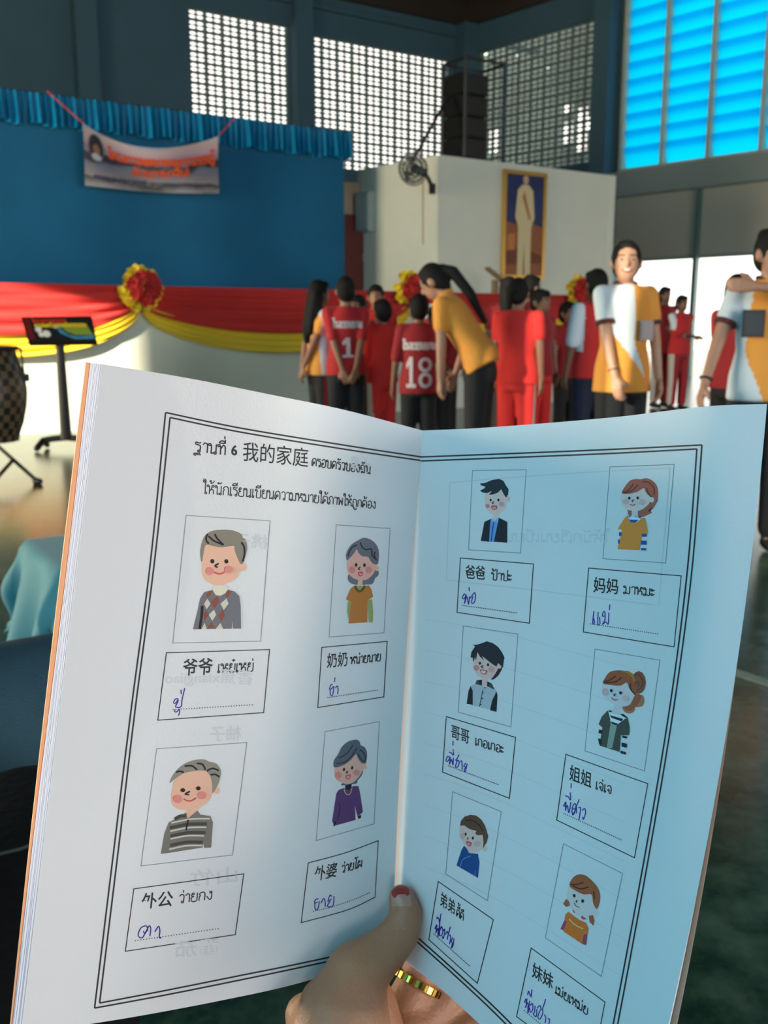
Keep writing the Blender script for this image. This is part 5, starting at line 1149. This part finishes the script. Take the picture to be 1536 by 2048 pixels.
    for sg in (-1, 1):
        g.cap(B((sg*.08, 0, .88)), S(.07), B((sg*(stance), .01, .47)), S(.05)); g.cap(B((sg*stance, .01, .47)), S(.05), B((sg*stance*1.05, 0, .07)), S(.036)); g.cap(B((sg*stance*1.05, -.02, .045)), S(.034), B((sg*stance*1.15, .12, .03)), S(.028))
    blob('body', g, vox, skin(sk), e, 3)
    # --- shirt
    g = G(); L2 = [(hem, .186, .142), (.95, .178, .134), (1.08, .15, .108), (1.22, .163, .112), (1.34, .172, .106), (1.40, .135, .085), (1.445, .072, .066)]
    def mixT(z): return T if z > .93 else B
    rings = []
    for z, a, b in L2:
        if lean and z < .95: c_ = B((0, 0, z)).lerp(T((0, 0, z)), .35)
        else: c_ = T((0, 0, z))
        rings.append((c_, ax*a*widen, ay*b))
    g.loft(rings, 20)
    for sgn, s, el, wr in arms:
        s_, e_ = T(s), T(el); g.cap(T((sgn*.09, 0, 1.385)), S(.056), s_, S(.056)); 
        if sleeve <= 1: g.cap(s_, S(.058), s_.lerp(e_, sleeve), S(.056))
        else: g.cap(s_, S(.058), e_, S(.05)); g.cap(e_, S(.05), e_.lerp(T(wr), sleeve-1), S(.04))
    inv = (M @ Lm).inverted()
    sf = (lambda c: shirtfn(inv @ c)) if shirtfn else None
    blob('shirt', g, .011, shirtms or shirt, e, 3, sf)
    if collar:
        g = G(); n = 20
        for i in range(n):
            t0, t1 = 2*pi*i/n, 2*pi*(i+1)/n
            f = lambda t: T((.062*cos(t), -.008+.062*sin(t), 1.452-.030*max(0, sin(t)))); g.cap(f(t0), S(.017), f(t1), S(.017), 7)
        blob('collar', g, .008, collar, e, 2)
    if cuff:
        for sgn, s, el, wr in arms:
            s_, e_ = T(s), T(el); c0 = s_.lerp(e_, sleeve+.10); d = (e_-s_).normalized(); g = G(); g.rod(c0-d*S(.012), S(.0605), c0+d*S(.012), S(.0600), 20); g.out('sleeve_cuff', cuff, e, True)
    # --- trousers
    g = G(); g.loft([(B((0, 0, z)), bx_*a*widen, by_*b) for z, a, b in ((.78, .15, .115), (.86, .160, .122), (.92, .145, .105))])
    for sg in (-1, 1):
        g.cap(B((sg*.083, 0, .86)), S(.092), B((sg*stance, .01, .47)), S(.074)); g.cap(B((sg*stance, .01, .47)), S(.074), B((sg*stance*1.05, -.005, .13)), S(.066))
    ib = M.inverted(); tf = (lambda c: trfn(ib @ c)) if trfn else None
    blob('trousers', g, .012, trms or trousers, e, 3, tf)
    for sg in (-1, 1):
        g = G(); g.cap(B((sg*stance*1.05, -.04, .045)), S(.042), B((sg*stance*1.15, .13, .034)), S(.034), 12); g.cap(B((sg*stance*1.05, -.02, .05)), S(.044), B((sg*stance*1.05, -.01, .1)), S(.04), 12); blob('shoe', g, .010, M_shoe, e, 3)
    # --- hair
    g = G()
    g.ell(Hs(0, -.022, .022), .084*hs, .092*hs, .104*hs, R3); g.ell(Hs(0, -.045, -.01), .078*hs, .070*hs, .085*hs, R3)
    if hair in ('bun', 'lowbun', 'pony'): g.ell(Hs(0, .012, .088), .055*hs, .050*hs, .026*hs, R3)
    else: g.ell(Hs(0, .035, .075), .062*hs, .048*hs, .036*hs, R3)
    if hair == 'long':
        for sg in (-1, 0, 1): g.cap(Hs(sg*.05, -.06, .0), S(.045*hs), T((sg*.05, -.115, 1.24)), S(.038)); g.cap(Hs(sg*.068, -.02, .02), S(.028), T((sg*.085, -.06, 1.34)), S(.03))
        g.cap(T((0, -.125, 1.24)), S(.045), T((0, -.13, 1.15)), S(.03))
    if hair == 'pony':
        g.cap(Hs(0, -.10, .04), S(.035), Hs(0, -.15, -.02), S(.042)); g.cap(Hs(0, -.15, -.02), S(.042), T((.02, -.17, 1.36)), S(.038)); g.cap(T((.02, -.17, 1.36)), S(.038), T((.03, -.15, 1.14)), S(.02))
    if hair == 'bun': g.ell(Hs(0, -.09, .085), .04*hs, .04*hs, .04*hs, R3)
    if hair == 'lowbun':
        for sg in (-1, 1): g.ell(Hs(sg*.066, -.02, .01), .017*hs, .045*hs, .048*hs, R3)
        g.ell(Hs(0, -.11, -.03), .04*hs, .04*hs, .04*hs, R3)
    if hair == 'bob':
        for sg in (-1, 0, 1): g.cap(Hs(sg*.055, -.04, 0), S(.035*hs), Hs(sg*.065, -.035, -.09), S(.034*hs))
    blob('hair', g, .009, M_hair, e, 3)
    if face:
        for sg in (-1, 1):
            ew = G().ell(Hs(sg*.030, .070, .008), .012*hs, .006, .0048*hs, R3, 10, 6).out('eye', M_white_eye, e, True)
            G().ell(Hs(sg*.030, .0755, .008), .0064*hs, .004, .0050*hs, R3, 8, 6).out('pupil', M_eye, ew, True)
            G().cap(Hs(sg*.016, .080, .030), S(.0028*hs), Hs(sg*.046, .070, .031), S(.0022*hs), 6).out('eyebrow', M_hair, e)
        g = G(); 
        if face == 2: g.tube([Hs(-.026, .070, -.046), Hs(-.014, .078, -.055), Hs(0, .080, -.058), Hs(.014, .078, -.055), Hs(.026, .070, -.046)], S(.0055)); mo = g.out('mouth', M_lip, e); G().ell(Hs(0, .0775, -.050), .019*hs, .006, .0055*hs, R3, 10, 6).out('teeth', M_teeth, mo)
        else: g.tube([Hs(-.02, .074, -.05), Hs(0, .081, -.052), Hs(.02, .074, -.05)], S(.0045)); g.out('mouth', M_lip, e)
    return e, T, k, B, ax, ay
def backprint(P, what, zc, h, wd, m, name='shirt_print', front=0, lw=None, thai_=False, xo=0):
    "letters wrapped onto the back (or chest) of the shirt"
    e, T, k, B, ax, ay = P; sh = [c for c in e.children if c.name.startswith('shirt')][0]
    bv = BVHTree.FromPolygons([tuple(v.co) for v in sh.data.vertices], [tuple(p.vertices) for p in sh.data.polygons])
    parts = []
    if thai_:
        ls, Wd = thai(what)
        for l in ls: parts.append(ribbon([V((p.x/Wd-.5, p.y*h/wd, 0)) for p in smooth(l, .2)], lw))
        sc = wd
    elif what == '1' or what == '18':
        one = [(0,.74),(.34,1),(.68,1),(.68,.13),(1,.13),(1,0),(0,0),(0,.13),(.34,.13),(.34,.76),(.08,.60)]
        a0, a1 = (-.5, 1.0) if what == '1' else (-.5, .36); vs, fs = polyfill([V((a0+a1*x, y*h/wd, 0)) for x, y in one], .06); parts.append((vs, fs))
        if what == '18':
            for cy, ry in ((.25, .20), (.745, .185)):
                parts.append(ribbon([V((.22+.20*cos(t*pi/10), (cy+ry*sin(t*pi/10))*h/wd, 0)) for t in range(21)], .13))
        sc = wd
    else:
        vs, fs = fontmesh(what, .012); x0 = min(v.x for v in vs); x1 = max(v.x for v in vs); y0 = min(v.y for v in vs); y1 = max(v.y for v in vs)
        parts.append(([V(((v.x-x0)/(x1-x0)-.5, (v.y-y0)/(y1-y0)*h/wd, 0)) for v in vs], fs)); sc = wd
    sgn = 1 if front else -1; g = G()
    for vs, fs in parts:
        q = []
        for p in vs:
            s = T(((p.x*sc+xo)*(-sgn)*-1 if front else (p.x*sc+xo), sgn*.5, zc+p.y*sc)); dd = (T((0, 0, 1))-T((0, sgn*.5, 1))).normalized()
            hgt, n, i, d = bv.ray_cast(s, dd); 
            if hgt is None: hgt, n, i, d = bv.find_nearest(s)
            q.append(hgt-dd*.004)
        g.add(q, fs)
    return g.out(name, m, e)
WPR = mat('white_print', srgb(214, 200, 200), .7)
# behind-back hands
HB_L, HB_R = (-.03, -.17, .88), (.03, -.18, .90)
def polo(c):   # orange left body, white flank and sleeve with a slanting edge
    if c.x < -.10+.10*max(0, (1.25-c.z))-(.0 if c.z > 1.0 else -.06): return 1
    return 0
# far couple by the doors
stripe = cm('grey_stripe', (190, 186, 180))
def sidestripe(c): return 1 if (abs(c.x) > .128 and c.z < .9) else 0
P = person(1324, 12.6, 573, 205, 'girl in dark red with folded arms and long hair by the bright doors', DRED, DRED, 'long', (120, 84, 66), armL=(.08, .2, 1.12), armR=(-.08, .22, 1.10), vox=.012, trfn=sidestripe, trms=[DRED, stripe])
P = person(1358, 12.2, 590, 200, 'boy in red with a white sleeve and folded arms by the bright doors', RED, DRED, 'short', (120, 84, 66), kid=.3, armL=(.08, .2, 1.12), armR=(-.08, .22, 1.10), vox=.012, trfn=sidestripe, trms=[DRED, stripe], shirtfn=lambda c: 1 if c.x > .13 and c.z > 1.2 else 0, shirtms=[RED, WHT])
# the group in front of the stage, back row first
person(752, 8.6, 569, 178, 'child with short black hair facing the camera at the back between two red shirts', RED, BLKT, 'short', (150, 104, 76), kid=.4)
person(882, 8.3, 552, 168, 'child with a long face and white collar at the back, facing the camera', WHT, BLKT, 'bob', (170, 130, 108), kid=.3, shirtfn=lambda c: 0 if c.z > 1.3 else 1, shirtms=[WHT, DRED])
person(1012, 8.1, 553, 20, 'girl with long black hair half hidden between orange and red shirts', DRED, BLKT, 'long', (140, 96, 72), kid=.3, face=0)
person(1058, 8.5, 550, -60, 'dark-haired child behind the girl in the bright red tracksuit', DRED, BLKT, 'short', (130, 90, 68), kid=.3)
person(1077, 7.9, 578, -140, 'child in dark red looking out to the right of the bright red tracksuit girl', DRED, BLKT, 'short', (130, 90, 68), kid=.6, trfn=sidestripe, trms=[REDB, stripe])
person(1132, 8.4, 603, -150, 'small dark-haired child half hidden in front of the last rosette', DRED, BLKT, 'short', (140, 98, 74), kid=.8)
P = person(872, 7.7, 608, 185, 'small child with a dark face holding a lime green bag amid the group', DRED, BLKT, 'short', (84, 58, 46), kid=.8, armL=(.05, .2, 1.05), armR=(-.05, .2, 1.03))
e, T, k = P[0], P[1], P[2]
g = G(); g.ell(T((0, .27, 1.02)), .05, .03, .10); o = g.out('bag', LIME, None, True); tag(o, 'lime green bag carried by the small dark-faced child', 'bag')
person(716, 8.3, 590, 150, 'child peeping out behind the boy with number one on his back', DRED, BLKT, 'short', (120, 84, 62), kid=.6)
# girl with long hair at the left end
P = person(640, 7.5, 560, -62, 'girl with long black hair in an orange and white polo, leftmost of the group', ORG, BLKT, 'long', (150, 106, 82), armL=(-.10, -.15, .84), armR=(.02, -.2, .86), kid=.15, face=1,
           shirtfn=lambda c: 1 if c.x > .02-.12*(1.3-c.z) and c.y > -.06 else 0, shirtms=[ORG, WHT], trfn=lambda c: 1 if (c.x > .10 and abs(c.y) < .035) else 0, trms=[BLKT, RED], collar=MAR)
P = person(692, 7.3, 553, 12, 'boy in a red football shirt with number 1, hands clasped behind his back', RED, BLKT, 'short', (150, 104, 78), kid=.3, armL=(-.05, -.16, .86), armR=(.05, -.18, .85), face=0, sleeve=.8, poleL=(-1, -.2, 0), poleR=(1, -.2, 0))
backprint(P, '1', 1.0, .17, .10, WPR, 'number_print'); backprint(P, 'โรงเรยนบาน', 1.26, .05, .26, WPR, 'name_print', lw=.055, thai_=True)
P = person(764, 7.6, 598, 30, 'boy in a bright red tracksuit with a white side stripe, seen from behind', REDB, REDB, 'short', (130, 90, 66), kid=.6, face=0, sleeve=1.6, armL=(-.16, .12, .9), armR=(.14, .18, .95), trfn=lambda c: 1 if (c.x < -.125 and abs(c.y) < .05 and c.z < .95) else 0, trms=[REDB, stripe], turn=0)
P = person(837, 6.75, 588, 2, 'boy in a dark red football shirt with a large number 18, seen from behind', DRED, BLKT, 'short', (134, 92, 68), kid=.5, face=0, sleeve=.95, armL=(-.25, .0, .80), armR=(.25, .0, .80), hem=.80)
backprint(P, '18', .86, .28, .24, WPR, 'number_print'); backprint(P, 'โรงเรยนบาน', 1.21, .055, .30, WPR, 'name_print', lw=.06, thai_=True)
P = person(960, 6.25, 600, 68, 'woman with a black ponytail in a plain orange polo, bending towards the children', ORG, BLKT, 'pony', (176, 132, 108), kid=.4, lean=34, H=1.58, armL=(-.17, .30, .93), armR=(.12, .25, .97), hem=.86, collar=ORG, vox=.008, turn=0, face=1, widen=1.02)
P = person(1033, 6.6, 556, -28, 'girl with tied black hair in a bright red top and trousers, seen from behind', REDB, REDB, 'lowbun', (136, 94, 70), kid=.2, armL=(-.2, .05, .84), armR=(.21, .02, .82), face=0, widen=1.05, trfn=lambda c: 1 if (c.x > .13 and abs(c.y) < .02) else 0, trms=[REDB, stripe])
P = person(1184, 6.7, 538, 25, 'boy in a red vest with white sleeves and navy trousers, seen from behind', REDB, NAVY, 'short', (120, 82, 62), kid=.3, face=0, sleeve=.95, armL=(-.22, .06, .86), armR=(.18, .16, .9),
           shirtfn=lambda c: 1 if abs(c.x) > .135 and c.z > 1.05 else 0, shirtms=[REDB, WHT])
# smiling woman with a badge
def polof(c):
    if c.x > .145: return 0 if c.x > .0 and c.z < 1.2 else 1
    return 1 if (c.x > -.02+.30*(1.12-c.z)*(1 if c.z < 1.12 else 0)-.0 and c.x < .10+.30*(1.12-c.z)*(1 if c.z < 1.12 else 0)*-.5+ (0.06 if c.z > 1.12 else 0)) else 0
def polo15(c):   # seen from the front: her right half white above, sweeping down to the middle
    xl = -.01 if c.z > 1.12 else -.01-.10*(1.12-c.z)/.3          # boundary towards the orange half (her left)
    xr = .30 if c.z > 1.18 else .14-.26*(1.18-c.z)/.34           # lower boundary
    return 1 if xl < c.x < xr else 0
P = person(1243, 5.35, 481, 196, 'smiling woman in an orange and white polo with a badge, hand at her pocket', ORG, BLKT, 'lowbun', cuff=MAR, sk=(190, 142, 116), kid=.45, face=2, armR=(.13, .16, .86), armL=(-.20, .10, .86), collar=MAR, vox=.007, turn=-26, nod=-4, hem=.80, widen=1.0,
           shirtfn=polo15, shirtms=[ORG, WHT], poleR=(1, -.5, 0), poleL=(-.8, -.8, 0))
e, T, k, B, ax, ay = P
def badge(T, ax, ay, x, z, s, par, tl=0):
    c = T((x, .128, z)); up = (T((0, 0, 1.1))-T((0, 0, 1.0))).normalized()
    b = G().box(c, s, .008, s*1.25, ax, ay, up).out('name_badge', mat('badge_black', (.03, .032, .035), .3), par); G().box(c+ay.normalized()*.006, s*.78, .003, s*.95, ax, ay, up).out('badge_card', mat('badge_card', srgb(60, 62, 66), .3), b)
badge(T, ax, ay, -.075, 1.17, .085, e)
g = G(); wr = T((.13, .16, .90)); el_, wr_ = ik(V((.165, 0, 1.385)), V((.13, .16, .86)), .27, .245, (1, -.5, 0)); w0 = T(wr_.lerp(el_, .2)); d = (T(wr_)-T(el_)).normalized(); a = d.orthogonal().normalized(); b = d.cross(a)
g.tube([w0+(a*cos(t*pi/8)+b*sin(t*pi/8))*.0275 for t in range(17)], .003, 6); g.out('bracelet', mat('cord_bracelet', srgb(90, 60, 50), .6), e)
# dark-haired girl behind the right-hand woman
person(1462, 6.1, 548, -55, 'girl in red with thick black hair behind the woman at the right edge', DRED, BLKT, 'lowbun', (140, 98, 76), kid=.3, armL=(-.16, .1, .84), face=0)
# woman cut by the right edge, arm raised across her chest
def polo19(c):
    return 1 if c.x > .115-.40*max(0, 1.05-c.z)-.10*max(0, c.z-1.2) else 0
P = person(1524, 4.55, 456, 172, 'woman in orange and white polo at the right edge with one arm raised', ORG, BLKT, 'bun', cuff=MAR, sk=(176, 128, 102), kid=.4, face=2, armR=(.33, .12, .87), armL=(.13, .26, 1.40), collar=MAR, vox=.007, hem=.82, turn=18,
           shirtfn=polo19, shirtms=[ORG, WHT], poleL=(-1, .4, -.1), poleR=(.9, -.6, 0))
e, T, k, B, ax, ay = P; badge(T, ax, ay, .10, 1.22, .10, e)
el_, wr_ = ik(V((.165, 0, 1.385)), V((.33, .12, .87)), .27, .245, (.9, -.6, 0)); w0 = T(wr_.lerp(el_, .14)); d = (T(wr_)-T(el_)).normalized(); a = d.orthogonal().normalized(); b = d.cross(a)
g = G(); g.tube([w0+(a*cos(t*pi/8)+b*sin(t*pi/8))*.0275 for t in range(17)], .006, 6); g.out('wrist_watch', M_black, e)

for o in bpy.data.objects:
    if o.get('label') and not 3 < len(o['label'].split()) < 17: print('LABEL', len(o['label'].split()), o['label'])
